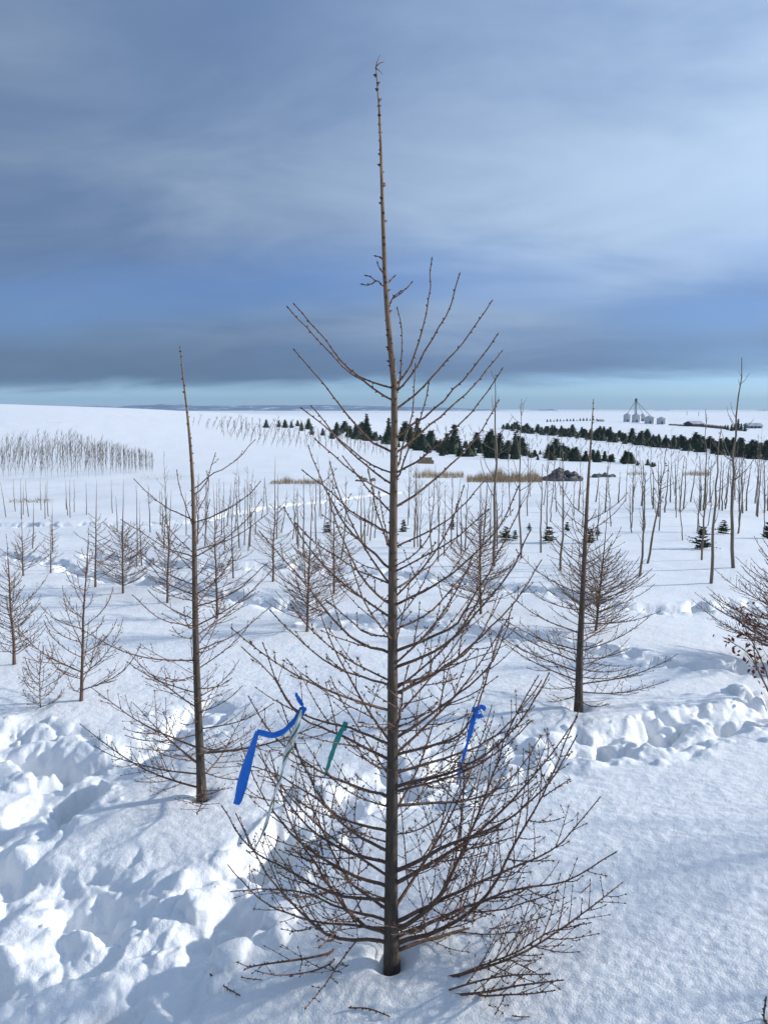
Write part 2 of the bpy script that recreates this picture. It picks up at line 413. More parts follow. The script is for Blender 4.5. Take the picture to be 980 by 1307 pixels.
    for (cx, cy, r) in clods:
        w = window(cx, cy, r * 2.0)
        if w is None: continue
        dx = x[w] - cx; dy = y[w] - cy; q = rnd.uniform(.7, 1.3)
        jag = 1 + .28 * noise(dx / r * 1.3 + cx * 31, dy / r * 1.3 + cy * 17, 41)
        e2 = (dx * dx * q + dy * dy / q) / (r * r * jag * jag)
        ci = (w[0].start + w[0].stop) // 2, (w[1].start + w[1].stop) // 2
        zc = np.median(z[w]); lo = rnd.uniform(.35, .75)
        prof = np.clip(1 - e2, 0, 1) ** rnd.choice((.4, .7, .9))
        tilt = (dx * rnd.uniform(-.35, .35) + dy * rnd.uniform(-.35, .35))
        z[w] = z[w] * (1 - .75 * prof) + (zc + tilt) * .75 * prof + r * lo * prof
    # melt wells round the nearest stems
    for (px, py, rr_, dd) in WELLS:
        c = ground(px, py); d = np.hypot(x - c[0], y - c[1])
        z += .02 * np.exp(-(d / .30) ** 2) * (dd / .05) - (dd + .02) * np.exp(-(d / rr_) ** 2)
    Z[:nn] = z
    V = np.stack([X, Y, Z], -1).reshape(-1, 3)
    V = np.vstack([V, [(0, 0, float(base_h(0, 0.1)))]])
    i = np.arange(nr - 1)[:, None] * na; j = np.arange(na)[None]; jn = (j + 1) % na
    Q = np.stack([i + j, i + na + j, i + na + jn, i + jn], -1).reshape(-1, 4)
    T = [(nr * na, a, (a + 1) % na) for a in range(na)]
    mb = MB(); mb.add(V, Q, T)
    o = mb.build('snow_ground', M['snow']); tag(o, 'snow covered ground with trampled footprints and drifts', None, None, 'structure')
    return rr, az, Z, o
WELLS = [(500, 1226, .05, .05), (258, 1017, .045, .03), (738, 905, .05, .03)]
RRg, AZg, Zg, ground_obj = build_ground()
def gz(x, y):
    """height of the finished snow surface"""
    r = math.hypot(x, y); a = math.atan2(x, y)
    i = int(np.clip(np.searchsorted(RRg, r), 1, len(RRg) - 1)); j = int(np.clip(np.searchsorted(AZg[:780], a), 0, 779))
    return float(min(Zg[i, j], Zg[i - 1, j]))

# ------------------------------------------------------------------ larches
def twigs_on(mb, P, R, rg, count, frac, knob, needles, t0=.18, t1=.88, sub=False, side_k=4):
    """side shoots along a branch, curving up; buds along each"""
    n = len(P); L = length(P)
    for q in range(count):
        t = t0 + (t1 - t0) * (q + rg.random()) / count
        i = min(int(t * (n - 1)), n - 2); p = P[i] + (P[i + 1] - P[i]) * (t * (n - 1) - i)
        T = P[i + 1] - P[i]; T = T / np.linalg.norm(T)
        s = np.cross(T, (0, 0, 1.)); s /= np.linalg.norm(s) + 1e-9
        sd = (1 if (q % 2) else -1)
        ang = math.radians(rg.uniform(35, 68))
        upk = rg.uniform(-.25, .35)
        d = T * math.cos(ang) + (s * sd + np.array((0, 0, upk))) * math.sin(ang); d /= np.linalg.norm(d)
        l = L * frac * (1.08 - t) * rg.uniform(.45, 1.25)
        if l < .03: l = .03
        m = max(4, min(9, int(l / .035)))
        pts = [p]; dd = d.copy()
        bend = rg.uniform(.10, .32)
        for a in range(m):
            dd = dd + np.array((rg.gauss(0, .05), rg.gauss(0, .05), bend * 1.6 / m + rg.gauss(0, .04))); dd /= np.linalg.norm(dd)
            pts.append(pts[-1] + dd * l / m)
        pts = np.array(pts); r0 = min(R[i] * .7, .0012 + .0042 * l)
        rad = np.linspace(r0, max(.0008, r0 * .5), m + 1)
        mb.tube(pts, rad, side_k)
        if knob: knobs(mb, pts, rad, rg, knob)
        if sub and l > .12:
            twigs_on(mb, pts, rad, rg, 2 + int(l / .09), .42, knob, needles, .2, .85, False, 3)
        if needles and rg.random() < needles: tuft(mb, pts[-1], rg)
def knobs(mb, P, R, rg, step, big=1.):
    L = length(P); m = int(L / step)
    if m < 1: return
    n = len(P); C = []; D = []; r = []
    for q in range(m):
        t = (q + rg.random() * .7) / m * (n - 1); i = min(int(t), n - 2); p = P[i] + (P[i + 1] - P[i]) * (t - i)
        T = P[i + 1] - P[i]; v = np.array((rg.gauss(0, 1), rg.gauss(0, 1), rg.gauss(0, 1))); v -= T * (v @ T) / (T @ T + 1e-12); v /= np.linalg.norm(v) + 1e-9
        C.append(p + v * R[i] * .4); D.append(v + T / (np.linalg.norm(T) + 1e-9) * .25); r.append(R[i])
    r = np.array(r)
    mb.buds(C, D, (r * .4 + .0050) * big, np.minimum(.0036, r * .9 + .0014) * big, 1)
    # pointed end bud
    mb.buds([P[-1]], [P[-1] - P[-2]], .009, .0026, 1)
def tuft(mb, p, rg):
    D = [(rg.gauss(0, 1), rg.gauss(0, 1), rg.gauss(.2, 1)) for _ in range(9)]
    mb.buds([p] * 9, D, [rg.uniform(.012, .026) for _ in range(9)], .0006, 2)
LM = lambda: [M['larch'], M['bud'], M['needle']]

def trunk_tube(P, R, name, mats, parent, k=10, knob=0., rg=None, age=None):
    mb = MB(); P = np.asarray(P, float)
    mb.tube(P, R, k, age=age)
    if knob:
        u0 = int(len(P) * .42); knobs(mb, P[u0:], R[u0:], rg, knob * .55, 1.5)
    return mb.build(name, mats, parent)

def larch(base, H, r0, label, group, seed, profile, nb, knob=.03, lean=(0, 0), trunk_pts=None, twig=1.0, needles=.0, detail=2, clear=.03, traced=(), top_bare=.22, up=(.30, .62), upright=.0, stubs=True):
    """young bare larch: tapering stem, whorled ascending branches with side shoots and knobbly short shoots"""
    rg = random.Random(seed)
    root = empty('larch_tree', base); tag(root, label, 'tree', group)
    base = np.array(base)
    if trunk_pts is None:
        n = 14; hs = np.linspace(-.10, 1, n)
        wob = np.cumsum([rg.gauss(0, .004) for _ in range(n)])
        wob2 = np.cumsum([rg.gauss(0, .004) for _ in range(n)])
        TP = np.stack([lean[0] * hs ** 1 * H + wob * H * .5, lean[1] * hs * H + wob2 * H * .5, hs * H], 1)
    else:
        TP = curve(np.asarray(trunk_pts) - base, 26); TP = np.vstack([TP[0] - np.array((0, 0, .12)), TP])
    hz = np.clip(TP[:, 2] / H, 0, 1)
    TR = r0 * np.clip((1 - hz) ** .85, 0, 1) * .88 + r0 * .065 + r0 * .25 * np.exp(-hz * 22)
    trunk_tube(TP, TR, 'trunk', [M['larch_trunk' if trunk_pts is not None else 'larch'], M['bud']], root, 12 if detail > 1 else 7, knob * 1.6 if detail > 1 else 0, rg)
    def tp(h):
        return np.array([np.interp(h * H, TP[:, 2], TP[:, k]) for k in range(3)])
    def tr(h): return float(np.interp(h * H, TP[:, 2], TR))
    k_side = 6 if detail > 1 else 4
    for (pts, tw) in traced:
        P = np.asarray(pts, float) - base
        h_ = P[0][2] / H; ax_ = tp(h_)
        if np.linalg.norm((P[0] - ax_)[:2]) < tr(h_) * 2.5: P = np.vstack([ax_ - np.array((0, 0, tr(h_) * .5)), P])   # rooted in the stem
        l0 = length(P); P = curve(P, max(8, min(18, int(l0 / .03))))
        P[1:-1] += np.array([[rg.gauss(0, .0013) for _ in range(3)] for _ in range(len(P) - 2)])
        L = length(P); h = P[0][2] / H
        rb = min(tr(h) * .5, .0072, .0020 + .0085 * L * L)
        R = .0016 + (rb - .0016) * np.linspace(1, 0, len(P)) ** 1.6; R = np.maximum(R, .0016)
        mb = MB(); mb.tube(P, R, k_side)
        knobs(mb, P, R, rg, knob)
        L = length(P)
        if tw: twigs_on(mb, P, R, rg, int(tw * L * 24 + 1), .42, knob, needles * (1 if h < .3 else 0), .12, .88, tw > .6)
        mb.build('branch', LM(), root)
    ga = rg.uniform(0, 6.28)
    for b in range(nb):
        f = (b + rg.random() * .8) / nb
        h = clear + (1 - top_bare - clear) * f ** 1.08
        L = profile(h) * rg.uniform(.72, 1.12)
        ga += 2.39996 + rg.gauss(0, .55); L *= rg.choice((.55, .8, 1., 1., 1.1, 1.2))
        if math.sin(ga) < -.35 and h < .25: L *= .55          # few long boughs on the trodden near side
        e0 = up[0] + (up[1] - up[0]) * h + rg.gauss(0, .10)
        ca, sa = math.cos(ga), math.sin(ga)
        m = 12 if detail > 1 else 7
        pts = [tp(h)]; el = e0; azz = ga
        for a in range(m):
            el += (rg.uniform(.25, .62) + upright) / m * (1.4 if a > m * .3 else .5) ; azz += rg.gauss(0, .05)
            pts.append(pts[-1] + np.array((math.cos(azz) * math.cos(el), math.sin(azz) * math.cos(el), math.sin(el))) * L / m)
        P = np.array(pts)
        rb = min(tr(h) * .45, .0062, .0018 + .0085 * L * L); R = np.maximum(.0015 + (rb - .0015) * np.linspace(1, 0, len(P)) ** 1.35, .0015 if detail > 1 else .0021)
        mb = MB(); mb.tube(P, R, k_side)
        if knob and detail > 0: knobs(mb, P, R, rg, knob)
        ntw = int(twig * L * (27 if detail > 1 else 22) * (1.15 - h))
        if ntw: twigs_on(mb, P, R, rg, ntw, .40, knob if detail > 1 else 0, needles, .12, .9, detail > 1 and L > .4, 4 if detail > 1 else 3)
        mb.build('branch', LM(), root)
    return root

# the big larch in the middle: stem and limbs follow the photograph, each limb with a depth of its own
B0 = ground(500, 1226); Y0 = B0[1]
trA = [(500, 1226), (499, 1150), (500, 1050), (501, 950), (501, 850), (501, 750), (502, 650), (503, 560), (503, 490), (497, 430), (492, 365), (489, 290), (486, 190), (483, 120), (480, 88)]
TA = np.array([at(px, py, Y0 + .0) for px, py in trA]); TA[0] = B0
def limb(pts, dz, base_Y=None):
    Yb = Y0 if base_Y is None else base_Y
    L = np.concatenate([[0], np.cumsum(np.hypot(*np.diff(np.array(pts, float), axis=0).T))]); L /= L[-1]
    return np.array([at(px, py, Yb + dz * t) for (px, py), t in zip(pts, L)])
LIMBS = [  # pixels from stem to tip, depth of the tip behind (+) or before (-) the stem in metres, side shoots
    ([(497, 494), (468, 486), (440, 465), (410, 428), (376, 389)], .06, 0), ([(497, 510), (470, 492), (438, 468), (402, 430), (368, 393)], -.07, 0),
    ([(497, 576), (470, 560), (440, 526), (410, 487), (376, 447)], .10, 0), ([(507, 492), (524, 468), (536, 430), (546, 385), (551, 331)], .05, 0),
    ([(508, 500), (526, 476), (548, 438), (572, 398), (586, 351)], -.06, 0), ([(506, 522), (530, 504), (562, 470), (597, 430), (627, 385)], .08, 0),
    ([(507, 505), (511, 470), (513, 430), (507, 394)], .12, 0), ([(503, 500), (504, 470), (499, 434)], -.10, 0),
    ([(508, 560), (524, 543), (556, 520), (600, 475), (634, 428)], -.12, 0), ([(508, 577), (530, 558), (566, 528), (604, 492), (640, 449)], .13, 0),
    ([(508, 603), (536, 585), (570, 557), (606, 520), (640, 472)], -.05, 0), ([(507, 646), (545, 620), (588, 580), (612, 552), (636, 512)], .15, 0),
    ([(506, 600), (517, 560), (526, 520), (530, 466)], .14, 0), ([(508, 612), (522, 570), (538, 530), (547, 490)], -.16, 0),
    ([(497, 602), (468, 590), (433, 560), (410, 540), (386, 522)], -.10, 0), ([(498, 617), (468, 594), (440, 571), (420, 545), (398, 519)], .14, 0),
    ([(498, 631), (465, 613), (433, 588), (403, 561)], -.14, 0), ([(499, 654), (472, 627), (455, 605), (438, 583)], .18, 0),
    ([(496, 680), (449, 652), (415, 622), (387, 601)], .08, .15), ([(496, 698), (481, 652), (470, 600)], -.22, 0),
    ([(496, 725), (463, 693), (440, 670), (410, 613), (394, 570)], .20, .15), ([(496, 744), (459, 730), (431, 711), (399, 691), (379, 669)], -.10, .2),
    ([(496, 770), (472, 750), (454, 723), (426, 659), (420, 631)], -.22, .2), ([(496, 811), (468, 809), (445, 790), (417, 767)], .12, .4),
    ([(496, 832), (458, 819), (426, 792), (394, 750), (360, 711), (332, 679)], .12, .45), ([(496, 874), (444, 858), (407, 838), (370, 805), (346, 780)], -.12, .4),
    ([(508, 697), (559, 672), (593, 643), (617, 615)], .10, 0), ([(507, 728), (547, 707), (582, 686), (623, 651)], -.10, .1),
    ([(507, 750), (536, 732), (563, 709), (579, 691)], .26, .1), ([(508, 771), (559, 744), (593, 718), (639, 670), (661, 622)], -.08, .2),
    ([(507, 802), (547, 783), (577, 750), (618, 702)], .18, .2), ([(508, 830), (575, 801), (598, 772), (632, 714), (664, 647)], .05, .35),
    ([(509, 850), (566, 824), (616, 773), (651, 730), (676, 678)], -.16, .4), ([(508, 884), (560, 857), (609, 817), (655, 771), (690, 716)], .16, .5),
    ([(492, 1185), (440, 1180), (385, 1172), (335, 1150), (292, 1105)], .10, .9), ([(493, 1100), (450, 1090), (400, 1060), (350, 1000), (325, 940)], .30, .8), ([(493, 1060), (440, 1046), (390, 1010), (345, 985), (305, 975)], .22, .8),
    ([(492, 1130), (440, 1112), (380, 1072), (335, 1015), (308, 950)], .18, .7), ([(492, 1150), (430, 1142), (370, 1112), (318, 1080), (284, 1030)], -.08, .7),
    ([(494, 948), (442, 928), (393, 914), (362, 886), (336, 822)], -.04, .25), ([(492, 968), (442, 942), (383, 914), (350, 867), (310, 827)], .12, .5),
    ([(491, 1015), (444, 1001), (393, 975), (350, 940), (318, 890)], .02, .8),
    ([(493, 1200), (430, 1197), (387, 1167), (340, 1114), (302, 1040)], -.12, .75), ([(493, 1190), (462, 1180), (430, 1146), (403, 1103), (371, 1050), (345, 960)], .06, .8),
    ([(491, 1159), (446, 1124), (419, 1077), (395, 1020), (372, 950)], .20, .8), ([(494, 1175), (440, 1160), (390, 1140), (340, 1135), (296, 1138)], .24, .9),
    ([(492, 1085), (450, 1062), (410, 1020), (380, 960), (360, 900)], -.05, .7), ([(507, 942), (563, 902), (617, 858), (640, 820), (655, 770)], .10, .45),
    ([(509, 962), (579, 943), (608, 905), (625, 850), (640, 800)], -.06, .5), ([(510, 985), (607, 953), (648, 924), (690, 870)], .12, .6),
    ([(509, 1003), (594, 978), (655, 931), (700, 860)], -.18, .7), ([(510, 1027), (598, 1021), (650, 995), (690, 940)], .22, .8),
    ([(509, 874), (563, 855), (607, 820), (640, 760)], .28, .4), ([(510, 1202), (574, 1181), (625, 1138), (655, 1080), (692, 1016), (738, 908)], .10, .9),
    ([(510, 1185), (557, 1151), (588, 1090), (626, 997), (651, 928), (686, 864)], .02, .9), ([(510, 1110), (570, 1080), (640, 1050), (700, 1000), (735, 940)], -.20, .6),
    ([(508, 1195), (590, 1160), (660, 1135), (720, 1125), (785, 1088)], -.10, .8), ([(509, 1175), (580, 1140), (650, 1110), (710, 1080), (765, 1018)], .14, .85),
    ([(509, 1212), (580, 1190), (650, 1175), (710, 1165), (752, 1130)], .22, .8),
]
def env_main(h):   # branch length against relative height
    return float(np.interp(h, [0, .1, .25, .45, .6, .75, 1], [.62, .62, .50, .38, .30, .20, .05]))
SL = [([(491, 365), (478, 357), (468, 352)], 0), ([(480, 359), (472, 364), (463, 363)], 0), ([(492, 352), (486, 346), (482, 336)], 0), ([(491, 330), (486, 329), (480, 327)], 0),
      ([(493, 362), (498, 358), (503, 353)], 0), ([(495, 390), (504, 380), (516, 370), (525, 361)], 0), ([(495, 393), (500, 382), (511, 372)], 0)]
traced = [(limb(p, dz), tw) for p, dz, tw in LIMBS] + [(limb(p, .01), 0) for p, _ in SL]
HA = float(TA[-1][2] - B0[2])
big = larch(B0, HA, .0208, 'tall bare young larch in the centre with ribbons tied to its lower branches', None, 5, env_main, 30, .022, trunk_pts=TA, twig=.8, needles=.38, traced=traced, clear=.05, top_bare=.50, up=(.45, .8))
# frayed tip of the leader
mb = MB(); rg = random.Random(3)
for pp in ([(480, 88), (481, 80), (485, 70)], [(481, 84), (486, 80), (491, 79)], [(481, 88), (485, 91), (488, 95)]):
    P = curve(limb(pp, .01) - B0, 6); mb.tube(P, np.linspace(.0016, .0007, 6), 4)
mb.build('dead_leader_tip', LM(), [c for c in big.children if c.name.startswith('trunk')][0])

# branch sprays poking out of the snow beside it
def spray(pts_list, label, seed, tw):
    rg = random.Random(seed); P0 = ground(*pts_list[0][0]); root = empty('snow_buried_branch', P0)
    tag(root, label, 'branch')
    for q, pp in enumerate(pts_list):
        G = [ground(*p) for p in pp]; n = len(G); lift = np.linspace(0, 1, n) ** 1.2 * .16
        P = np.array([at(p[0], p[1], max(.3, g[1] - lf * 1.1)) for p, g, lf in zip(pp, G, lift)])
        P[0] = G[0] + (0, 0, -.015)
        P = curve(P - P0, 12); R = np.linspace(.0042, .0016, 12) * (1 if q == 0 else .75)
        for i in range(12): P[i][2] = max(P[i][2], base_h(P[i][0] + P0[0], P[i][1] + P0[1]) - P0[2] + (.004 if i else -.01))
        mb = MB(); mb.tube(P, R, 5); knobs(mb, P, R, rg, .022)
        twigs_on(mb, P, R, rg, int(tw * length(P) * 34), .45, .022, .15, .25, .92, True)
        mb.build('branch', LM(), root)
spray([[(542, 1250), (615, 1236), (675, 1212), (746, 1164), (793, 1127)], [(556, 1252), (600, 1238), (660, 1215), (700, 1190), (752, 1178)]], 'bare larch branch rising out of the snow right of the tall larch', 71, .9)
spray([[(559, 1266), (621, 1266), (660, 1258), (717, 1251)], [(600, 1266), (640, 1270), (680, 1268), (707, 1264)], [(560, 1262), (590, 1258), (640, 1246), (700, 1243)]], 'low bare branch lying on the snow at lower right of the tall larch', 72, .6)
spray([[(440, 1205), (398, 1222), (330, 1232), (312, 1238)], [(443, 1207), (410, 1236), (360, 1245), (330, 1240)]], 'thin knobbly branch drooping onto snow left of the tall larch', 73, .35)
def stick(pp, label, r=.0022, h=0.):
    P0 = ground(*pp[0]); rg = random.Random(int(pp[0][0]))
    P = np.array([ground(*p) for p in pp]); P[:, 2] = [gz(a[0], a[1]) + .004 for a in P]
    if h: P[-1] = P[0] + (P[-1] - P[0]) * .4 + np.array((0, 0, h))
    P = curve(P - P0, 9); mb = MB(); R = np.linspace(r, r * .7, 9); mb.tube(P, R, 5); knobs(mb, P, R, rg, .014)
    o = mb.build('fallen_twig', LM()); o.location = P0; tag(o, label, 'twig', None)
stick([(268, 1242), (285, 1255), (305, 1270)], 'knobbly twig lying on snow at lower left')
stick([(445, 1292), (470, 1293), (495, 1303)], 'knobbly twig lying on snow below the tall larch stem')
stick([(308, 1247), (320, 1248), (332, 1251)], 'short twig half sunk in snow near the bottom left', .0016)
stick([(653, 1299), (662, 1300), (673, 1300)], 'short dark twig on snow at the bottom edge', .0018)
stick([(978, 1312), (974, 1300), (970, 1290)], 'dark stalk sticking out of snow at bottom right corner', .003, .05)

# the larch left of it
B1 = ground(258, 1017); Y1 = B1[1]
T1 = np.array([at(px, py, Y1) for px, py in [(258, 1017), (255, 950), (251, 850), (249, 760), (248, 680), (246, 610), (241, 545), (235, 490), (230, 444)]]); T1[0] = B1
LB = [([(250, 623), (269, 607), (301, 588), (325, 562)], .1), ([(251, 630), (264, 614), (275, 579)], -.1), ([(250, 655), (266, 625), (264, 602)], .15), ([(250, 666), (282, 654), (312, 637), (332, 615)], -.12),
      ([(247, 664), (213, 648), (186, 627), (172, 612)], .1), ([(247, 672), (232, 632), (226, 601)], -.15), ([(248, 710), (216, 701), (181, 680), (156, 664)], -.1), ([(251, 702), (301, 685), (340, 657)], .14),
      ([(250, 760), (215, 745), (185, 715), (160, 695)], .12), ([(250, 775), (300, 755), (340, 720)], -.16), ([(250, 800), (205, 790), (170, 760)], -.2), ([(252, 830), (300, 810), (345, 775)], .2)]
larch(B1, float(T1[-1][2] - B1[2]), .0205, 'second larch, slimmer, standing left of the tall centre larch with bent bare leader', None, 15,
      lambda h: float(np.interp(h, [0, .12, .3, .5, .7, 1], [.62, .56, .40, .32, .22, .05])), 46, .03, trunk_pts=T1, twig=1.0, needles=.1, clear=.02, top_bare=.40, up=(.03, .75),
      traced=[(limb(p, dz, Y1), .12) for p, dz in LB])
B2 = ground(738, 905); Y2 = B2[1]
T2 = np.array([at(px, py, Y2) for px, py in [(738, 905), (739, 850), (742, 780), (746, 700), (750, 620), (754, 560), (757, 511)]]); T2[0] = B2
larch(B2, float(T2[-1][2] - B2[2]), .0215, 'bare larch with spreading low branches standing right of the tall larch beside the footprints', None, 25,
      lambda h: float(np.interp(h, [0, .12, .3, .5, .7, 1], [.54, .52, .42, .30, .18, .05])), 56, .034, trunk_pts=T2, twig=1.0, clear=.03, top_bare=.36, up=(.04, .75))

# smaller larches further back: base pixel, top pixel, half width in pixels, branches, label
SMALL = [
    (103, 899, 112, 675, 62, 17, 'small larch with a bent leader at left, in front of untouched snow', .012),
    (52, 908, 50, 838, 40, 11, 'tiny dead brown seedling poking out of snow at far left', .004),
    (18, 847, 8, 683, 42, 30, 'larch cut by the left picture edge above the tiny seedling', .012),
    (122, 749, 124, 612, 30, 22, 'slender larch with regular short side branches left of a bushy one', .012),
    (157, 757, 156, 612, 42, 40, 'bushy brownish larch with a long thin leader at left', .012),
    (214, 770, 218, 625, 46, 30, 'larch directly behind and left of the second larch stem', .012),
    (278, 787, 272, 618, 46, 32, 'larch just right of the second larch stem in the middle distance', .012),
    (348, 742, 350, 582, 38, 30, 'slender larch far behind, between the second and the tall larch', .012),
    (391, 806, 396, 622, 55, 44, 'dense larch left of the tall stem, beside the crossing footprints', .012),
    (426, 757, 428, 625, 45, 34, 'brown larch close to the left of the tall stem, further back', .012),
    (613, 783, 612, 607, 62, 52, 'dense brown larch seen through the right side of the tall larch', .012),
    (760, 806, 776, 645, 66, 48, 'reddish dense larch behind the right larch', .012),
    (68, 703, 67, 640, 16, 10, 'tiny larch among stakes at the left', .008),
    (65, 703 + 28, 66, 655, 20, 12, 'small thin larch above the left edge track', .008),
    (30, 735, 28, 660, 34, 22, 'dense larch at the far left edge behind the nearer one', .010),
    (1010, 850, 1000, 640, 105, 44, 'larch cut by the right picture edge, branches reaching into view', .018),
    (298, 738, 296, 625, 22, 16, 'thin larch behind the second larch right hand branches', .009),
    (181, 721, 178, 640, 18, 12, 'thin larch near the bushy brownish one, further back', .008),
]
for q, (bx, by, tx, ty, hw, nb, lab, r) in enumerate(SMALL):
    b = ground(bx, by); Yb = b[1]; tpnt = at(tx, ty, Yb); H = float(tpnt[2] - b[2]); wm = hw / F_PX * Yb * (1.45 if q in (0, 2) else 1.)
    dt = 2 if q in (0, 1, 2, 15) else (1 if by > 740 else 0)
    if q == 1:
        prof = lambda h, w=wm: w * 1.2
    else:
        prof = lambda h, w=wm: float(np.interp(h, [0, .15, .3, .5, .7, 1], [w * 1.15, w * 1.2, w * 1.0, w * .62, w * .30, w * .1]))
    larch(b, H, r * (.85 if by > 740 else .9), lab, None, 100 + q, prof, int(nb * (2.0 if q in (4, 8, 9, 10, 11, 15) else 1.6 if q > 2 else 1.8)), .035 if dt == 2 else (.06 if dt else 0), lean=((tpnt[0] - b[0]) / H, 0), twig=1.7 if dt else 1.5,
          needles=.8 if q == 1 else (.25 if q == 0 else 0), detail=dt, clear=.06, top_bare=(.12, .12, .3, .35, .45, .38, .33, .4, .45, .42, .3, .42, .3, .3, .36, .3, .4, .35)[q], up=(.35, .75) if q < 2 else (.10 + .1 * (q % 3), .7), upright=.25 if q < 2 else 0)

for q, (x, y, H, lab) in enumerate([(1.62, 1.62, 1.8, 'unseen larch added to shade the snow, just outside the right picture edge, nearest the viewer'), (1.95, 1.25, 2.1, 'unseen larch added to shade the snow, outside the picture at the lower right'), (2.55, 2.55, 2.0, 'unseen larch added to shade the snow, outside the right picture edge beside the footprints')]):  # unseen larches, added so that their shade dims the foreground snow
    larch(np.array((x, y, gz(x, y))), H, .014, lab, None, 180 + q, lambda h: float(np.interp(h, [0, .15, .4, .7, 1], [.5, .5, .42, .3, .08])), 80, .05, twig=1.5, detail=1, up=(.15, .7))
# ------------------------------------------------------------------ shrub with clinging red leaves at the right edge
def leaf(mb, p, rg, s):
    a = np.array((rg.gauss(0, 1), rg.gauss(0, 1), -abs(rg.gauss(.8, .5)))); a /= np.linalg.norm(a)
    b = np.cross(a, (rg.gauss(0, 1), rg.gauss(0, 1), rg.gauss(0, 1))); b /= np.linalg.norm(b); c = np.cross(a, b)
    V = [p, p + a * s * .45 + b * s * .32 + c * s * .1, p + a * s + c * s * .18, p + a * s * .45 - b * s * .30 + c * s * .14, p + a * s * .5 - c * s * .08]
    mb.add(V, None, [(0, 1, 4), (1, 2, 4), (2, 3, 4), (3, 0, 4)], 0)
Bs = ground(984, 893); root = empty('leafy_shrub', Bs); tag(root, 'shrub with withered dark red leaves at the right picture edge', 'shrub')
rg = random.Random(8); lm = MB()
for q, pp in enumerate([[(984, 893), (972, 865), (955, 835), (930, 818), (922, 813)], [(985, 890), (978, 860), (965, 830), (950, 800), (945, 775)], [(986, 890), (990, 840), (985, 800), (960, 770)], [(985, 892), (1000, 850), (1010, 800)], [(984, 889), (965, 850), (962, 815), (968, 790)]]):
    P = curve(limb(pp, [-.1, .1, .2, 0, -.2][q], Bs[1]) - Bs, 12); P[0][2] = -.05
    mb = MB(); R = np.linspace(.005, .002, 12); mb.tube(P, R, 5); twigs_on(mb, P, R, rg, 7, .3, 0, 0, .3, .95)
    mb.build('stem', [M['larch']], root)
    for a in range(30):
        i = rg.randrange(3, 12); leaf(lm, P[i] + np.array((rg.gauss(0, .025), rg.gauss(0, .025), rg.gauss(0, .02))), rg, rg.uniform(.018, .034))
o = lm.build('withered_leaves', M['leaf'], root); tag(o, 'curled dark red leaves', kind='stuff')

# ------------------------------------------------------------------ poplar saplings
def pole_tree(b, top, r0, seed, nbr, blen, detail, name='poplar_sapling', leaves=0):
    rg = random.Random(seed); root = empty(name, b); H = float(top[2] - b[2])
    n = 12; hs = np.linspace(0, 1, n); mid = rg.gauss(0, .012) * H
    P = np.stack([(top[0] - b[0]) * hs + mid * np.sin(hs * 3.1), rg.gauss(0, .02) * H * hs, H * hs], 1) ; P = np.vstack([P[0] - (0, 0, .12), P])
    P[2:-1, :2] += np.array([[rg.gauss(0, .004) * H for _ in range(2)] for _ in range(len(P) - 3)])
    R = np.concatenate([[r0 * 1.05], r0 * (1 - .80 * hs ** 1.1)])
    trunk_tube(P, R, 'trunk', [M['poplar']], root, 8 if detail else 6, age=.75)
    cm = MB(); has = False
    for q in range(nbr):
        h = rg.uniform(.32, .95); i = int(h * (n - 1)) + 1
        p = P[i] + (P[min(i + 1, n)] - P[i]) * rg.random(); a = rg.uniform(0, 6.28); el = rg.uniform(.35, 1.0); L = blen * H * rg.uniform(.35, 1.1) * (1.25 - h)
        pts = [p]
        for s in range(7):
            el += rg.uniform(-.02, .16); a += rg.gauss(0, .1); pts.append(pts[-1] + np.array((math.cos(a) * math.cos(el), math.sin(a) * math.cos(el), math.sin(el))) * L / 7)
        pts = np.array(pts); rb = max(.0016, min(r0 * .4, .002 + .008 * L)); Rb = np.linspace(rb, rb * .45, 8)
        m2 = MB(); m2.tube(pts, Rb, 4)
        if detail: twigs_on(m2, pts, Rb, rg, int(L * 9), .32, 0, 0, .25, .9, False, 3)
        if leaves:
            for _ in range(leaves):
                if rg.random() < .6: leaf(m2, pts[rg.randrange(3, 8)] + (0, 0, -.01), rg, rg.uniform(.02, .035)); 
        m2.build('branch', [M['poplar'], M['leaf']], root)
    return root
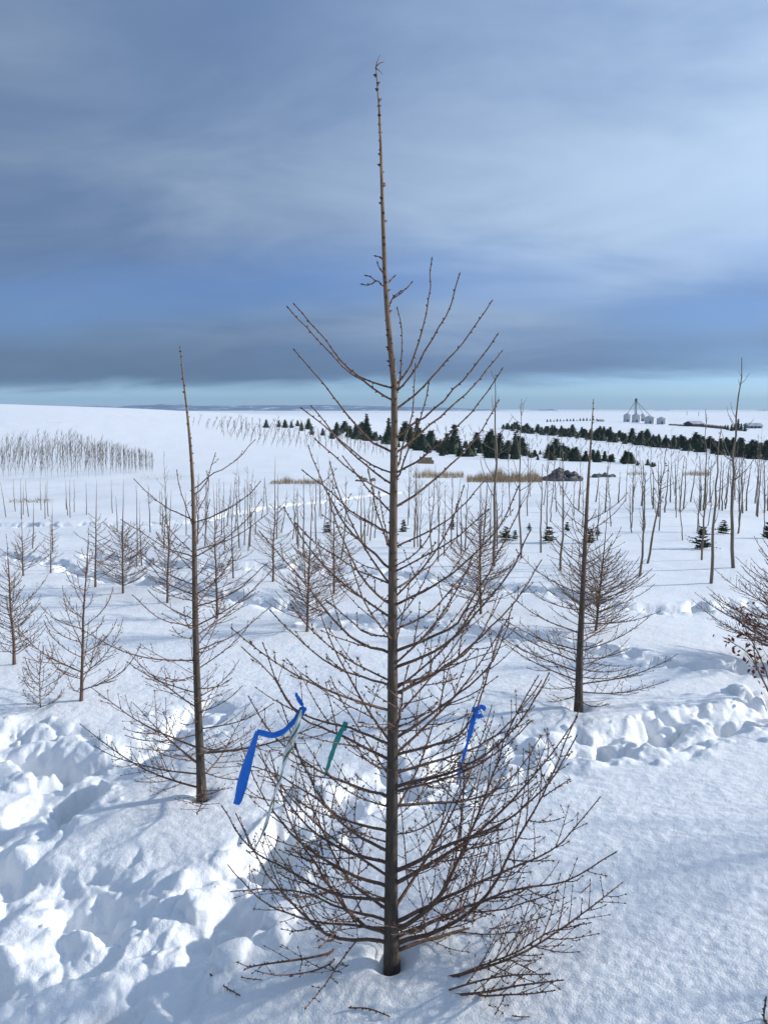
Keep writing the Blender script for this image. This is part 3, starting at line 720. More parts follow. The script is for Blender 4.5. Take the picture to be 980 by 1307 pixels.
POLES = [  # base px, top px, radius, branches, length, label
    (907, 745, 919, 548, .017, 6, .22, 'leafless poplar pole nearest in the right hand group, lowest foot'),
    (935, 727, 949, 456, .020, 12, .22, 'tallest poplar sapling at right, rising above the horizon'),
    (895, 715, 899, 522, .012, 10, .22, 'thin poplar sapling beside the small pine at right'),
    (816, 736, 820, 588, .013, 9, .20, 'straight poplar stem left in the leaning pair at right'),
    (826, 720, 851, 572, .014, 16, .32, 'leaning branchy poplar with a few dark leaves at right'),
    (630, 724, 632, 478, .018, 11, .26, 'tall poplar sapling seen right of the tall larch, rising past the horizon'),
    (665, 714, 666, 509, .012, 12, .24, 'thin poplar sapling right of the tall larch tips'),
    (690, 705, 692, 592, .012, 8, .22, 'pale poplar stake just right of the thin sapling, beside a small pine'),
    (715, 728, 719, 572, .013, 12, .24, 'poplar sapling in front of the stone pile'),
    (559, 718, 561, 615, .009, 9, .24, 'poplar sapling directly right of the tall larch, right of a close pair'),
    (551, 706, 547, 617, .009, 9, .24, 'poplar sapling directly right of the tall larch, left of a close pair'),
    (575, 700, 578, 604, .009, 10, .26, 'branchy poplar sapling below the reeds'),
    (533, 698, 532, 612, .008, 3, .12, 'bare stake like sapling close to the right of the tall stem'),
    (381, 700, 376, 618, .009, 8, .24, 'poplar sapling under the left reed patch, leaning left'),
    (387, 709, 388, 606, .010, 10, .24, 'poplar sapling under the left reed patch, middle of three'),
    (403, 692, 404, 610, .010, 9, .24, 'poplar sapling under the left reed patch, rightmost of three'),
    (435, 713, 441, 608, .010, 12, .24, 'poplar sapling left of the tall stem, leaning right'),
    (462, 693, 462, 622, .012, 1, .08, 'pale stake sapling close left of the tall stem, left of two'),
    (466, 702, 465, 628, .012, 1, .08, 'pale stake sapling close left of the tall stem, right of two'),
    (353, 687, 354, 606, .009, 5, .2, 'thin sapling at the left end of the left reed patch'),
]
for q, (bx, by, tx, ty, r, nb, bl, lab) in enumerate(POLES):
    b = ground(bx, by); t = at(tx, ty, b[1]); b[2] = gz(b[0], b[1]) if b[1] < 40 else b[2]
    tag(pole_tree(b, t, r, 300 + q, nb, bl, True, leaves=3 if q == 4 else (1 if q == 0 else 0)), lab, 'tree', 'poplar saplings on the near flat')
# bare stakes and whips left, standing singly above the track
WH = [(8, 659, 2, 615), (20, 653, 18, 611), (28, 663, 27, 611), (30, 656, 30, 618), (37, 659, 33, 612), (42, 699, 42, 640), (53, 652, 52, 612), (58, 662, 59, 615), (62, 659, 61, 612), (87, 658, 85, 614), (90, 661, 90, 612), (95, 654, 95, 612), (85, 651, 84, 636), (111, 658, 110, 615), (144, 656, 142, 612), (150, 680, 147, 634), (175, 722, 175, 620),
      (252, 690, 251, 620), (262, 690, 264, 622), (287, 700, 286, 615), (312, 695, 313, 612), (317, 702, 318, 618), (326, 683, 325, 615), (300, 678, 302, 612), (238, 684, 237, 628), (205, 668, 204, 625), (276, 676, 277, 618)]
protoW = []
for k in range(4):
    b = np.array((0, 0, 0.)); protoW.append(None)
ORD = 'first second third fourth fifth sixth seventh eighth ninth tenth eleventh twelfth thirteenth fourteenth fifteenth sixteenth seventeenth eighteenth nineteenth twentieth'.split()
ORD += ['twenty-' + o_ for o_ in ORD[:9]]
for q, (bx, by, tx, ty) in enumerate(WH):
    b = ground(bx, by); t = at(tx, ty, b[1])
    nb = 0 if bx < 180 else 5
    rt = pole_tree(b, t, .0085 if nb == 0 else .008, 500 + q, nb, .2, False, 'tree_whip')
    o_ = ORD[sum(1 for w_ in WH if (w_[0] < 180) == (bx < 180) and w_[0] < bx)]
    tag(rt, ('thin leafless whip above the left track, %s counted from the left' % o_) if nb == 0 else ('thin twiggy whip behind the second larch, %s counted from the left' % o_), 'sapling', 'whips above the left track' if nb == 0 else 'twiggy whips behind the second larch')
# clumps of poplars far right
CL = [(848, 654, 586), (862, 651, 588), (867, 652, 582), (872, 650, 590), (893, 653, 580), (897, 652, 585), (917, 651, 582), (921, 652, 588), (925, 650, 586), (943, 653, 580), (947, 655, 578), (952, 652, 584), (975, 654, 580), (979, 652, 588), (772, 654, 598), (807, 654, 600), (833, 650, 598), (881, 640, 588), (906, 642, 590), (934, 640, 585), (963, 642, 588), (789, 642, 600), (855, 640, 592), (818, 646, 596), (966, 660, 585), (840, 660, 590), (738, 652, 605), (760, 640, 605)]
for q, (bx, by, ty) in enumerate(CL):
    b = ground(bx, by); t = at(bx + rnd.uniform(-1, 7), ty + rnd.uniform(-4, 4), b[1])
    tag(pole_tree(b, t, .016, 600 + q, 9, .26, False), 'bare poplar in the far clumps at right below the dark belt, %s from the left' % ORD[sum(1 for c_ in CL if c_[0] < bx)], 'tree', 'far poplar clumps at right')

for q in range(92):
    left = q < 34
    bx = rnd.uniform(190, 480) if left else rnd.uniform(520, 985); by = rnd.uniform(655, 700) if left else (rnd.uniform(628, 690) if bx > 640 else rnd.uniform(660, 715))
    b = ground(bx, by); hp = rnd.uniform(60, 105) * (.8 if left else 1.0); t = at(bx + rnd.uniform(-5, 8), by - hp, b[1])
    tag(pole_tree(b, t, rnd.uniform(.007, .0105), 700 + q, 9, .26, by > 670), 'slender bare sapling in the loose rows behind the second larch' if left else 'slender bare sapling in the loose rows right of the tall larch', 'tree', 'loose sapling rows behind the second larch' if left else 'loose sapling rows right of the tall larch')
# far rows of saplings on the left slope: few shapes, copied one by one
def whip_mesh(seed, lean, fat=1.):
    rg = random.Random(seed); mb = MB(); n = 7; hs = np.linspace(-.08, 1, n)
    P = np.stack([-lean * (1 - hs) ** 1.6 * -1 * 0 + lean * hs ** 1.2 + np.cumsum([rg.gauss(0, .008) for _ in range(n)]), np.cumsum([rg.gauss(0, .01) for _ in range(n)]), hs], 1)
    mb.tube(P, np.linspace(.0075, .0036, n) * fat, 5, age=.1)
    for _ in range(7):
        i = rg.randrange(2, n - 1); a = rg.uniform(0, 6.28); L = rg.uniform(.10, .26)
        Q = np.array([P[i], P[i] + np.array((math.cos(a) * .35, math.sin(a) * .35, .9)) * L * .5, P[i] + np.array((math.cos(a) * .5, math.sin(a) * .5, 1.)) * L])
        mb.tube(Q, np.array((.005, .004, .0025)) * fat, 3, age=.2)
    return mb.mesh('bare_sapling', [M['whip']])
WM = [whip_mesh(40 + k, ln) for k, ln in enumerate((.0, .03, -.02, .18, .28, .38))]
WF = [whip_mesh(80 + k, ln, 2.2) for k, ln in enumerate((.0, .03, -.02, .25, .38, .5))]
def put(mesh, name, p, h, label, cat, group, rz=0., wid=1.):
    o = bpy.data.objects.new(name, mesh); COL.objects.link(o); o.location = p; o.scale = (h * wid, h * wid, h); o.rotation_euler = (0, 0, rz)
    return tag(o, label, cat, group)
def front(x): return float(np.interp(x, [-30, 40, 100, 190], [612, 612, 613, 604]))
def back(x): return float(np.interp(x, [-30, 40, 100, 190], [580, 578, 586, 602]))
cnt = 0
for row in range(10):
    f = row / 9.; x = -22 + 5 * (row % 2)
    while x < 196:
        y = back(x) + (front(x) - back(x)) * f + rnd.uniform(-1.2, 1.2)
        if rnd.random() < .93:
            p = ground(x, y); hp = float(np.interp(x, [0, 120, 190], [36, 42, 28])) * rnd.uniform(.75, 1.1) * (.85 + .2 * f)
            lean = rnd.random() < float(np.interp(x, [0, 70, 120], [.5, .2, .0]))
            put(WM[rnd.choice((3, 4, 5)) if lean else rnd.choice((0, 1, 2))], 'bare_sapling', p, hp / F_PX * p[1], 'bare sapling in the dense planted block on the left slope', 'sapling', 'block of bare saplings on the left slope', rnd.uniform(-.3, .3))
            cnt += 1
        x += rnd.uniform(6.2, 9.5)
for row in range(5):
    f = row / 4.; x = 246 + 6 * (row % 2) + row * 10
    while x < 500:
        y = float(np.interp(x, [240, 330, 420, 500], [545, 551, 562, 578])) + f * float(np.interp(x, [240, 330, 500], [3, 20, 8])) + rnd.uniform(-1, 1)
        p = ground(x, y); hp = float(np.interp(x, [240, 320, 500], [14, 20, 15])) * rnd.uniform(.75, 1.15)
        lean = rnd.random() < float(np.interp(x, [240, 380, 420], [.75, .6, .1]))
        put(WF[rnd.choice((3, 4, 5)) if lean else rnd.choice((0, 1, 2))], 'bare_sapling', p, hp / F_PX * p[1], 'bare sapling in the leaning far strip below the left dark conifers', 'sapling', 'far strip of leaning bare saplings', rnd.uniform(-.3, .3), .9)
        x += rnd.uniform(6.5, 10.5)
# rows of tiny plants on the far field between the dark belts
TM = [whip_mesh(60 + k, ln, 2.2) for k, ln in enumerate((.1, .3))]
for row in range(5):
    x = 520 + row * 16
    while x < 985:
        t_ = (x - 520) / 460.; y0 = np.interp(x, [520, 700, 840, 985], [548, 556, 572, 594]); y = y0 + row * np.interp(x, [520, 700, 985], [2.2, 4.2, 3.5]) + rnd.uniform(-.8, .8)
        p = ground(x, float(y)); put(TM[rnd.randrange(2)], 'tiny_seedling', p, rnd.uniform(6, 9.5) / F_PX * p[1], 'tiny dark seedling in the rows between the two dark conifer belts', 'seedling', 'seedling rows on the far field', rnd.uniform(0, 6.28), 2.2)
        x += rnd.uniform(9, 15)

# ------------------------------------------------------------------ conifers
def conifer_mesh(seed, width, n_whorl, sparse, sc=1.0):
    """unit-height spruce: whorled drooping boughs of many small needle blades"""
    rg = random.Random(seed); cr = MB(); A = []
    for w in range(n_whorl):
        h = .03 + .95 * (w + rg.random() * .6) / n_whorl
        rad = width * (1 - h) ** .66 * rg.choice((.55, .8, 1.0, 1.1, 1.3)) + .02
        nb = max(4, int((9 if not sparse else 6) * (1 - h * .55)))
        a0 = rg.uniform(0, 6.28)
        for b in range(nb):
            a = a0 + 6.283 * b / nb + rg.gauss(0, .2); L = rad * rg.uniform(.45, 1.3); up_ = rg.uniform(-.15, .40)
            d = np.array((math.cos(a), math.sin(a), up_)); s = np.array((-math.sin(a), math.cos(a), 0))
            m = 5
            for q in range(m):
                c = np.array((0, 0, h)) + d * L * (q + .6) / m; wd = (.075 + .07 * (1 - h)) * (1.15 - q / m) * sc
                for sd in (-1, 1):
                    tip = c + (d * .55 + s * sd * rg.uniform(.5, 1.0) + np.array((0, 0, rg.uniform(-.3, .45)))) * wd
                    e = np.array((rg.gauss(0, .3), rg.gauss(0, .3), 1.)) * wd * .24
                    A.append((c - e * .6, c + e, tip))
            A.append((np.array((0, 0, h + .012)), np.array((0, 0, h - .012)), np.array((0, 0, h)) + d * L * 1.05))
    V = np.array(A).reshape(-1, 3); cr.add(V, None, np.arange(len(V)).reshape(-1, 3))
    if not sparse:                                   # the dense inner mass of twigs
        k = 9; hs = [.0, .12, .3, .5, .7, .86]
        V = [(width * .62 * (1 - h) ** .85 * rg.uniform(.75, 1.2) * math.cos(6.283 * j / k), width * .62 * (1 - h) ** .85 * rg.uniform(.75, 1.2) * math.sin(6.283 * j / k), h + rg.uniform(-.03, .03)) for h in hs for j in range(k)] + [(0, 0, .97)]
        cr.add(V, [(i * k + j, i * k + (j + 1) % k, (i + 1) * k + (j + 1) % k, (i + 1) * k + j) for i in range(len(hs) - 1) for j in range(k)], [((len(hs) - 1) * k + j, (len(hs) - 1) * k + (j + 1) % k, len(hs) * k) for j in range(k)])
    tr = MB(); tr.tube(np.array([(0, 0, -.06), (0, 0, .5), (0, 0, 1.0)]), np.array((.022, .014, .003)), 6)
    return cr.mesh('crown', [M['conifer']], False), tr.mesh('trunk', [M['conifer_wood']])
CN = [conifer_mesh(200 + k, wd, nw, sp) for k, (wd, nw, sp) in enumerate([(.36, 14, False), (.30, 15, False), (.42, 12, False), (.30, 16, False)])]
def conifer(px, py, hp, label, group, kind=None, wid=1., name='spruce_tree', p=None):
    p = ground(px, py) if p is None else p
    c, t = CN[rnd.randrange(len(CN)) if kind is None else kind]
    root = empty(name, p, rnd.uniform(0, 6.28)); h = hp / F_PX * p[1]; root.scale = (h * wid * rnd.uniform(.85, 1.2), h * wid * rnd.uniform(.85, 1.2), h); tag(root, label, 'tree', group)
    for nm, me in (('crown', c), ('trunk', t)):
        o = bpy.data.objects.new(nm, me); COL.objects.link(o); o.parent = root
    return root
# low open little pines on the near flat
PN = [conifer_mesh(230 + k, .62, 8, True, 1.75) for k in range(3)]
CN += PN
PINES = [(645, 691, 20, 'small dark pine bushes in snow right of the tall larch, darker left one', 1.0), (700, 692, 22, 'small pine with a pale top right of the sapling pair', 1.0), (752, 693, 20, 'small pine directly behind the right larch stem', 1.0), (675, 677, 10, 'tiny pine between two thin poplar saplings', .8),
         (723, 678, 13, 'tiny pine behind the sapling in front of the stone pile', .9), (895, 700, 31, 'largest small pine, beside thin poplar stem at right', .95), (922, 682, 19, 'small pine at right behind the nearest poplar pole', .9), (979, 688, 24, 'small pine cut by the right picture edge', .9),
         (515, 679, 17, 'small pine close to the right of the tall larch stem', .75), (577, 677, 19, 'narrow small pine below the reeds', .5), (418, 680, 15, 'small pine left of the tall larch behind bare saplings', .9), (657, 688, 12, 'tiny pine hard against the dark pine bush', .9), (762, 684, 12, 'tiny pine just behind the right larch', .9)]
for q, (px, py, hp, lab, wd) in enumerate(PINES):
    conifer(px, py, hp, lab, 'small pines on the near flat', 4 + q % 3, wd, 'pine_tree')
# middle belt
cl_ = 'dark spruce in the middle belt of conifers across the snowfield'
LE = [340, 356, 364, 372, 380, 385, 394, 398, 412, 424, 430]
for (px, py, hp, k) in [(340, 546, 11, 2), (356, 545, 9, 0), (364, 546, 11, 0), (372, 546, 9, 2), (380, 544, 8, 0), (385, 550, 12, 0), (394, 548, 14, 2), (398, 555, 12, 0), (412, 556, 10, 0), (424, 560, 12, 2), (430, 552, 14, 0)]:
    conifer(px, py, hp, 'small spruce at the left end of the middle belt, %s from the left' % ORD[LE.index(px)], 'spruces at the left end of the middle belt', k, 1.35)
TL = {468: 'tallest spruce of the middle belt left of the tall larch stem', 532: 'tall spruce right of the tall larch stem, right of a close pair', 524: 'tall spruce right of the tall larch stem, left of a close pair', 579: 'tallest pointed spruce in the middle belt right of the tall larch', 637: 'tall spruce behind the tall poplar sapling in the middle belt', 657: 'tall spruce just right of the tall poplar sapling', 496: 'tall spruce partly hidden by the tall larch stem'}
for (px, py, hp, k, w_) in [(468, 560, 33, 0, .8), (532, 566, 34, 1, .9), (524, 570, 30, 1, 1.), (579, 580, 40, 1, 1.0), (637, 585, 34, 1, 1.1), (657, 586, 36, 0, .9), (496, 562, 30, 1, .8)]:
    conifer(px, py, hp, TL[px], 'tallest spruces of the middle belt', k, w_)
for row in range(4):
    x = 425 + row * 5
    while x < 838:
        yb = float(np.interp(x, [425, 480, 560, 640, 740, 838], [549, 555, 566, 573, 584, 595])); yf = float(np.interp(x, [425, 480, 560, 640, 740, 838], [557, 566, 582, 586, 590, 597]))
        y = yb + (yf - yb) * rnd.random()
        hp = float(np.interp(x, [425, 520, 640, 740, 838], [12, 16, 18, 15, 10])) * rnd.choice((.35, .5, .6, .75, .9, 1.05, 1.35)) * rnd.uniform(.85, 1.15)
        if rnd.random() < float(np.interp(x, [425, 620, 740, 838], [.92, .72, .66, .5])): conifer(x, y, hp, cl_, 'middle belt of spruces', rnd.randrange(4), rnd.uniform(1.2, 2.2))
        x += rnd.choice((3, 5, 7, 9, 13, 19))
# far belt of spruces, to the right edge
for row in range(4):
    x = 642 + row * 6
    while x < 1010:
        y = float(np.interp(x, [640, 760, 860, 1000], [548, 559, 569, 584])) + (row - 1.5) * float(np.interp(x, [640, 1000], [1.0, 4.0])) + rnd.uniform(-.5, .5)
        hp = float(np.interp(x, [640, 760, 1000], [7.5, 10.5, 16])) * rnd.choice((.5, .65, .8, .9, 1., 1.25))
        p = ground(x, y)
        put(CN[rnd.randrange(3)][0], 'far_spruce_tree', p + np.array((0, 0, -.05)), hp / F_PX * p[1], 'dark spruce in the far dense belt running to the right edge', 'tree', 'far belt of spruces', rnd.uniform(0, 6.28), rnd.uniform(1.4, 2.4))
        x += rnd.choice((3, 5, 7, 9, 12))
for q in range(16):
    x = 698 + q * 4.2; p = ground(x, float(np.interp(x, [698, 766], [538.5, 536.5]))); put(CN[q % 3][0], 'spruce_tree', p, rnd.uniform(2.2, 4) / F_PX * p[1], 'tiny dark spruce in the short far hedge left of the grain bins', 'tree', 'short far hedge of spruces', 0, 1.4)
# ------------------------------------------------------------------ reeds, stone pile, bale
def reeds(x0, x1, yb, depth, hp, n, label, seed):
    rg = random.Random(seed); A = []; p0 = ground((x0 + x1) / 2, yb)
    for _ in range(n):
        x = rg.uniform(x0, x1); f = abs(x - (x0 + x1) / 2) / ((x1 - x0) / 2); p = ground(x, yb - rg.uniform(0, depth)); h = hp / F_PX * p[1] * rg.uniform(.45, 1.1) * (1 - .45 * f ** 3) * (.8 + .35 * math.sin(x * .21) * math.sin(x * .07 + 1))
        a = rg.uniform(0, 6.28); w = .006; s = np.array((math.cos(a), math.sin(a), 0)) * w; ln = np.array((rg.gauss(-.05, .14), rg.gauss(0, .14), 1.)) * h
        q = p - p0; A += [q - s, q + s, q + ln]
    V = np.array(A); mb = MB(); mb.add(V, None, np.arange(len(V)).reshape(-1, 3)); o = mb.build('reed_bed', M['reed'], None, False); o.location = p0
    tag(o, label, 'reeds', None, 'stuff')
reeds(596, 692, 616, 5, 17, 2600, 'dense dry brown reeds left of the stone pile', 1)
reeds(527, 592, 611, 5, 11, 1100, 'lower patch of dry brown reeds near the tall larch', 2)
reeds(345, 412, 618, 3, 9, 800, 'thin strip of dry grass left of the tall larch', 3)
reeds(870, 905, 608, 4, 9, 500, 'dry brown grass behind the far poplar clumps', 4)
reeds(800, 825, 607, 3, 6, 160, 'small tuft of dry grass right of the stone pile', 5)
reeds(12, 70, 642, 4, 5, 260, 'sparse dry grass between the left whips', 6)
reeds(178, 250, 613, 6, 4, 140, 'sparse dry weeds poking through snow right of the left sapling block', 7)
reeds(58, 78, 540, 1, 2.5, 60, 'tiny dry weed patch high on the left field', 8)
reeds(0, 30, 539.5, 1, 2.2, 60, 'tiny dry weed patch at the left edge of the far field', 9)
def boulder(mb, c, r, rg):
    k = 7; rings = 5; V = [];
    for i in range(rings + 1):
        th = math.pi * i / rings
        for j in range(k):
            a = 6.283 * j / k; q = r * rg.uniform(.78, 1.15); V.append(np.array(c) + np.array((math.sin(th) * math.cos(a) * q, math.sin(th) * math.sin(a) * q, math.cos(th) * q * .8)))
    Q = [(i * k + j, (i + 1) * k + j, (i + 1) * k + (j + 1) % k, i * k + (j + 1) % k) for i in range(rings) for j in range(k)]
    mb.add(V, Q)
def pile(px, py, wpx, hpx, n, name, label, cat, seed, mat):
    rg = random.Random(seed); p = ground(px, py); sc_ = p[1] / F_PX; root = empty(name, p); tag(root, label, cat)
    W_ = wpx * sc_ / 2; H_ = hpx * sc_
    for _ in range(n):
        a = rg.uniform(0, 6.28); d = math.sqrt(rg.random()); z = H_ * (1 - d ** 1.3) * rg.uniform(.3, 1.0) + .02
        mb = MB(); r = W_ * rg.uniform(.11, .24); boulder(mb, (math.cos(a) * d * W_, math.sin(a) * d * W_ * .7, max(0, z - r * .5)), r, rg)
        mb.build('stone', mat, root, False)
pile(719, 613, 50, 21, 60, 'stone_pile', 'grey heap of stones at the right end of the reeds', 'stones', 5, M['rock'])
pile(770, 609, 40, 6, 18, 'stone_pile', 'low scattered stones right of the grey heap', 'stones', 6, M['rock'])
pile(468, 614, 26, 6, 12, 'stone_pile', 'low snowy stones just left of the tall larch stem', 'stones', 7, M['rock'])
pb = ground(543, 592); root = empty('straw_bale_stack', pb, .1); tag(root, 'small stack of weathered straw bales before the middle conifers', 'bales')
s_ = pb[1] / F_PX
for q, (dx, dz) in enumerate([(-7, 2.3), (0, 2.3), (7, 2.3), (-3, 6.2), (4.5, 6.0)]):
    mb = MB(); mb.box((dx * s_, rnd.uniform(-.02, .02), dz * s_), (6.8 * s_, 6 * s_, 4.4 * s_), 0, rnd.uniform(-.06, .06)); mb.build('bale', M['straw'], root, False)

# ------------------------------------------------------------------ farm on the far slope
def bin_silo(px, py, wpx, hpx, label):
    p = ground(px, py); s = p[1] / F_PX; r = wpx * s / 2; h = hpx * s; root = empty('grain_bin', p); tag(root, label, 'grain bin')
    k = 28; th = np.arange(k) * 2 * math.pi / k; mb = MB(); nz = 22
    zs = np.linspace(-.6, h * .74, nz); rs = r * (1 + .006 * (np.arange(nz) % 2))
    V = np.array([(rr_ * math.cos(a), rr_ * math.sin(a), z) for z, rr_ in zip(zs, rs) for a in th])
    Q = [(i * k + j, i * k + (j + 1) % k, (i + 1) * k + (j + 1) % k, (i + 1) * k + j) for i in range(nz - 1) for j in range(k)]
    mb.add(V, Q); wall_ = mb.build('wall', M['steel'], root)
    mb = MB(); V = [(r * 1.04 * math.cos(a), r * 1.04 * math.sin(a), h * .735) for a in th] + [(r * .12 * math.cos(a), r * .12 * math.sin(a), h * .985) for a in th] + [(0, 0, h)]
    mb.add(V, [(j, (j + 1) % k, k + (j + 1) % k, k + j) for j in range(k)], [(k + j, k + (j + 1) % k, 2 * k) for j in range(k)]); mb.build('roof', M['steel'], root, False)
    mb = MB(); mb.box((-r * .2, -r * 1.0, .9), (1.0, .25, 1.9)); mb.build('door', M['darksteel'], wall_, False)
    mb = MB()
    for sx_ in (-.22, .22): mb.tube([(r * .45 + sx_, -r * .93, 0), (r * .45 + sx_, -r * .93, h * .76)], .04, 4)
    for q in range(10): mb.tube([(r * .45 - .22, -r * .93, h * .07 * (q + 1)), (r * .45 + .22, -r * .93, h * .07 * (q + 1))], .03, 4)
    mb.build('ladder', M['darksteel'], wall_); return p, s, r, h
b1 = bin_silo(800, 538.5, 9.5, 11.5, 'tall grain bin at the left end of the row of bins')
b2 = bin_silo(811.5, 539.2, 11, 12, 'tall grain bin under the conveyor tower')
b25 = bin_silo(819.5, 537.6, 6.5, 10, 'narrow grain bin half hidden behind the one under the tower')
b3 = bin_silo(828.5, 540.6, 12.5, 10.5, 'squat grain bin, third in the row')
b4 = bin_silo(843.5, 541.4, 11.5, 9.5, 'squat grain bin standing apart at the right end of the row')
pt = ground(810, 538.6); s = pt[1] / F_PX; root = empty('grain_leg_tower', pt); tag(root, 'grain elevator tower with slanting spouts above the bins', 'tower')
TH = 26.5 * s; mb = MB()
for q in ((-.45, -.45), (.45, -.45), (.45, .45), (-.45, .45)): mb.tube([(q[0], q[1], -.5), (q[0], q[1], TH)], .10, 5)
for z in np.arange(.8, TH, 1.3):
    for a, b in (((-.45, -.45), (.45, -.45)), ((.45, -.45), (.45, .45)), ((.45, .45), (-.45, .45)), ((-.45, .45), (-.45, -.45))):
        mb.tube([(*a, z), (*b, min(TH, z + 1.3))], .05, 4)
mast = mb.build('mast', M['darksteel'], root)
mb = MB(); mb.box((0, 0, TH + .5), (1.5, 1.3, 1.3)); mb.box((.1, 0, TH + 1.4), (.9, .8, .7)); mb.build('head', M['darksteel'], mast, False)
for (p, s_b, r, h) in (b1, b2, b25, b3):
    e = p - pt + np.array((0, 0, h * .97)); mb = MB(); mb.tube(np.array([(0, 0, TH + .1), e]), .16, 6); mb.build('spout', M['darksteel'], root)
def barn(px, py, wpx, hpx, dep, rz, label, wall, roof, name='barn'):
    p = ground(px, py); s = p[1] / F_PX; w = wpx * s; h = hpx * s; eh = h * .52; root = empty(name, p, rz); tag(root, label, 'barn')
    x, y = w / 2, dep / 2; mb = MB()
    V = [(-x, -y, -1.), (x, -y, -1.), (x, y, -1.), (-x, y, -1.), (-x, -y, eh), (x, -y, eh), (x, y, eh), (-x, y, eh), (-x, 0, h), (x, 0, h)]
    mb.add(V, [(0, 1, 5, 4), (2, 3, 7, 6), (1, 2, 6, 5), (3, 0, 4, 7)], [(5, 6, 9), (7, 4, 8)]); wall_ = mb.build('wall', wall, root, False)
    for sgn in (-1, 1):
        mb = MB(); o = .5; t = .18; yy = sgn * (y + .6); ze = eh - .3
        V = [(-x - o, yy, ze + .06), (x + o, yy, ze + .06), (x + o, 0, h + .06), (-x - o, 0, h + .06), (-x - o, yy, ze + t + .06), (x + o, yy, ze + t + .06), (x + o, 0, h + t + .06), (-x - o, 0, h + t + .06)]
        mb.add(V, [(0, 1, 2, 3), (4, 7, 6, 5), (0, 4, 5, 1), (1, 5, 6, 2), (2, 6, 7, 3), (3, 7, 4, 0)]); mb.build('roof', roof, root, False)
    for q in range(3):
        mb = MB(); mb.box((-x * .55 + q * x * .55, -y - .04, eh * .42), (x * .24, .16, eh * .8)); mb.build('door', M['dark'], wall_, False)
    return root
barn(885, 544, 16, 6.2, 9, .25, 'dark wooden barn with partly snowed roof right of the grain bins', M['barnwood'], M['dusted'])
barn(960, 546.5, 16, 6.2, 9, -.15, 'long grey shed behind conifers near the right edge', M['greywall'], M['dusted'], 'shed')
barn(766, 537.8, 6, 2.4, 6, 0, 'tiny far shed left of the grain bins', M['barnwood'], M['dusted'], 'shed')
for (px, py, hp, w_) in [(928, 549, 7, 1.3), (933, 550, 9, 1.3), (937, 549.5, 9, 1.3), (941, 549, 15, .8), (945, 550, 10, 1.2), (950, 550.5, 8, 1.3), (925, 548, 6, 1.3)]:
    p = ground(px, py); put(CN[rnd.randrange(3)][0], 'farm_conifer', p, hp / F_PX * p[1], 'dark conifer in the clump before the grey shed', 'tree', 'conifers before the grey shed', rnd.uniform(0, 6), w_)
mb = MB(); rg = random.Random(4); A = []; p0 = ground(900, 546)
for _ in range(2600):
    x = rg.uniform(853, 926); p = ground(x, float(np.interp(x, [853, 895, 926], [542.5, 544.5, 547.5])) + rg.uniform(-.5, .5)); h = p[1] / F_PX * (rg.uniform(.6, 2) if x < 875 else rg.uniform(1.5, 4.5))
    a = rg.uniform(0, 6.28); q = p - p0; s_ = np.array((math.cos(a), math.sin(a), 0)) * .12; A += [q - s_, q + s_, q + np.array((rg.gauss(0, .3), rg.gauss(0, .3), 1)) * h]
V = np.array(A); mb.add(V, None, np.arange(len(V)).reshape(-1, 3)); o = mb.build('brush_hedge', M['brush'], None, False); o.location = p0
tag(o, 'brown leafless brush along the lane between the barn and the grey shed', 'brush', None, 'stuff')
# dark field lane seen edge on
def lane(pp, w, name, label):
    P = curve([ground(*p) for p in pp], 60); V = []; 
    for i in range(60):
        t = P[min(i + 1, 59)] - P[max(i - 1, 0)]; n_ = np.array((-t[1], t[0], 0)); n_ /= np.linalg.norm(n_)
        for sg in (-1, 1):
            q = P[i] + n_ * w * sg * rnd.uniform(.6, 1.1); q[2] = base_h(q[0], q[1]) + .9; V.append(q)
    V = np.array(V); mb = MB(); mb.add(V, [(2 * i, 2 * i + 1, 2 * i + 3, 2 * i + 2) for i in range(59)]); return V
# utility poles on the skyline
for q, (px, py, hp) in enumerate([(64, 514.5, 8), (147, 515.5, 9), (222, 518, 9), (291, 520.5, 7), (352, 522, 7), (891, 530, 5), (876, 529, 5)]):
    p = ground(px, py + 1.2); s = p[1] / F_PX; root = empty('utility_pole', p); tag(root, ['leftmost utility pole on the skyline', 'second utility pole from the left on the skyline', 'utility pole on the skyline behind the second larch leader', 'faint utility pole on the skyline right of the second larch', 'faint utility pole on the skyline left of the dark spruces', 'tiny far utility pole above the shed roofs, right one', 'tiny far utility pole above the dark barn'][q], 'utility pole')
    mb = MB(); mb.tube([(0, 0, -.5), (0, 0, hp * s)], np.array((.22, .15)), 6); mb.build('post', M['polewood'], root)
    mb = MB(); mb.box((0, 0, hp * s * .9), (1.4, .14, .16)); mb.build('crossarm', M['polewood'], root, False)
for (px, py, hp, lab) in [(174, 517.2, 3, 'tiny dark tree on the left skyline'), (322, 522, 4, 'dark tree clump on the skyline left of the conifers'), (326, 522, 3.4, 'dark tree on the skyline beside the clump')]:
    p = ground(px, py + .8); put(CN[2][0], 'skyline_tree', p, hp / F_PX * p[1], lab, 'tree', None, 0, 1.5)

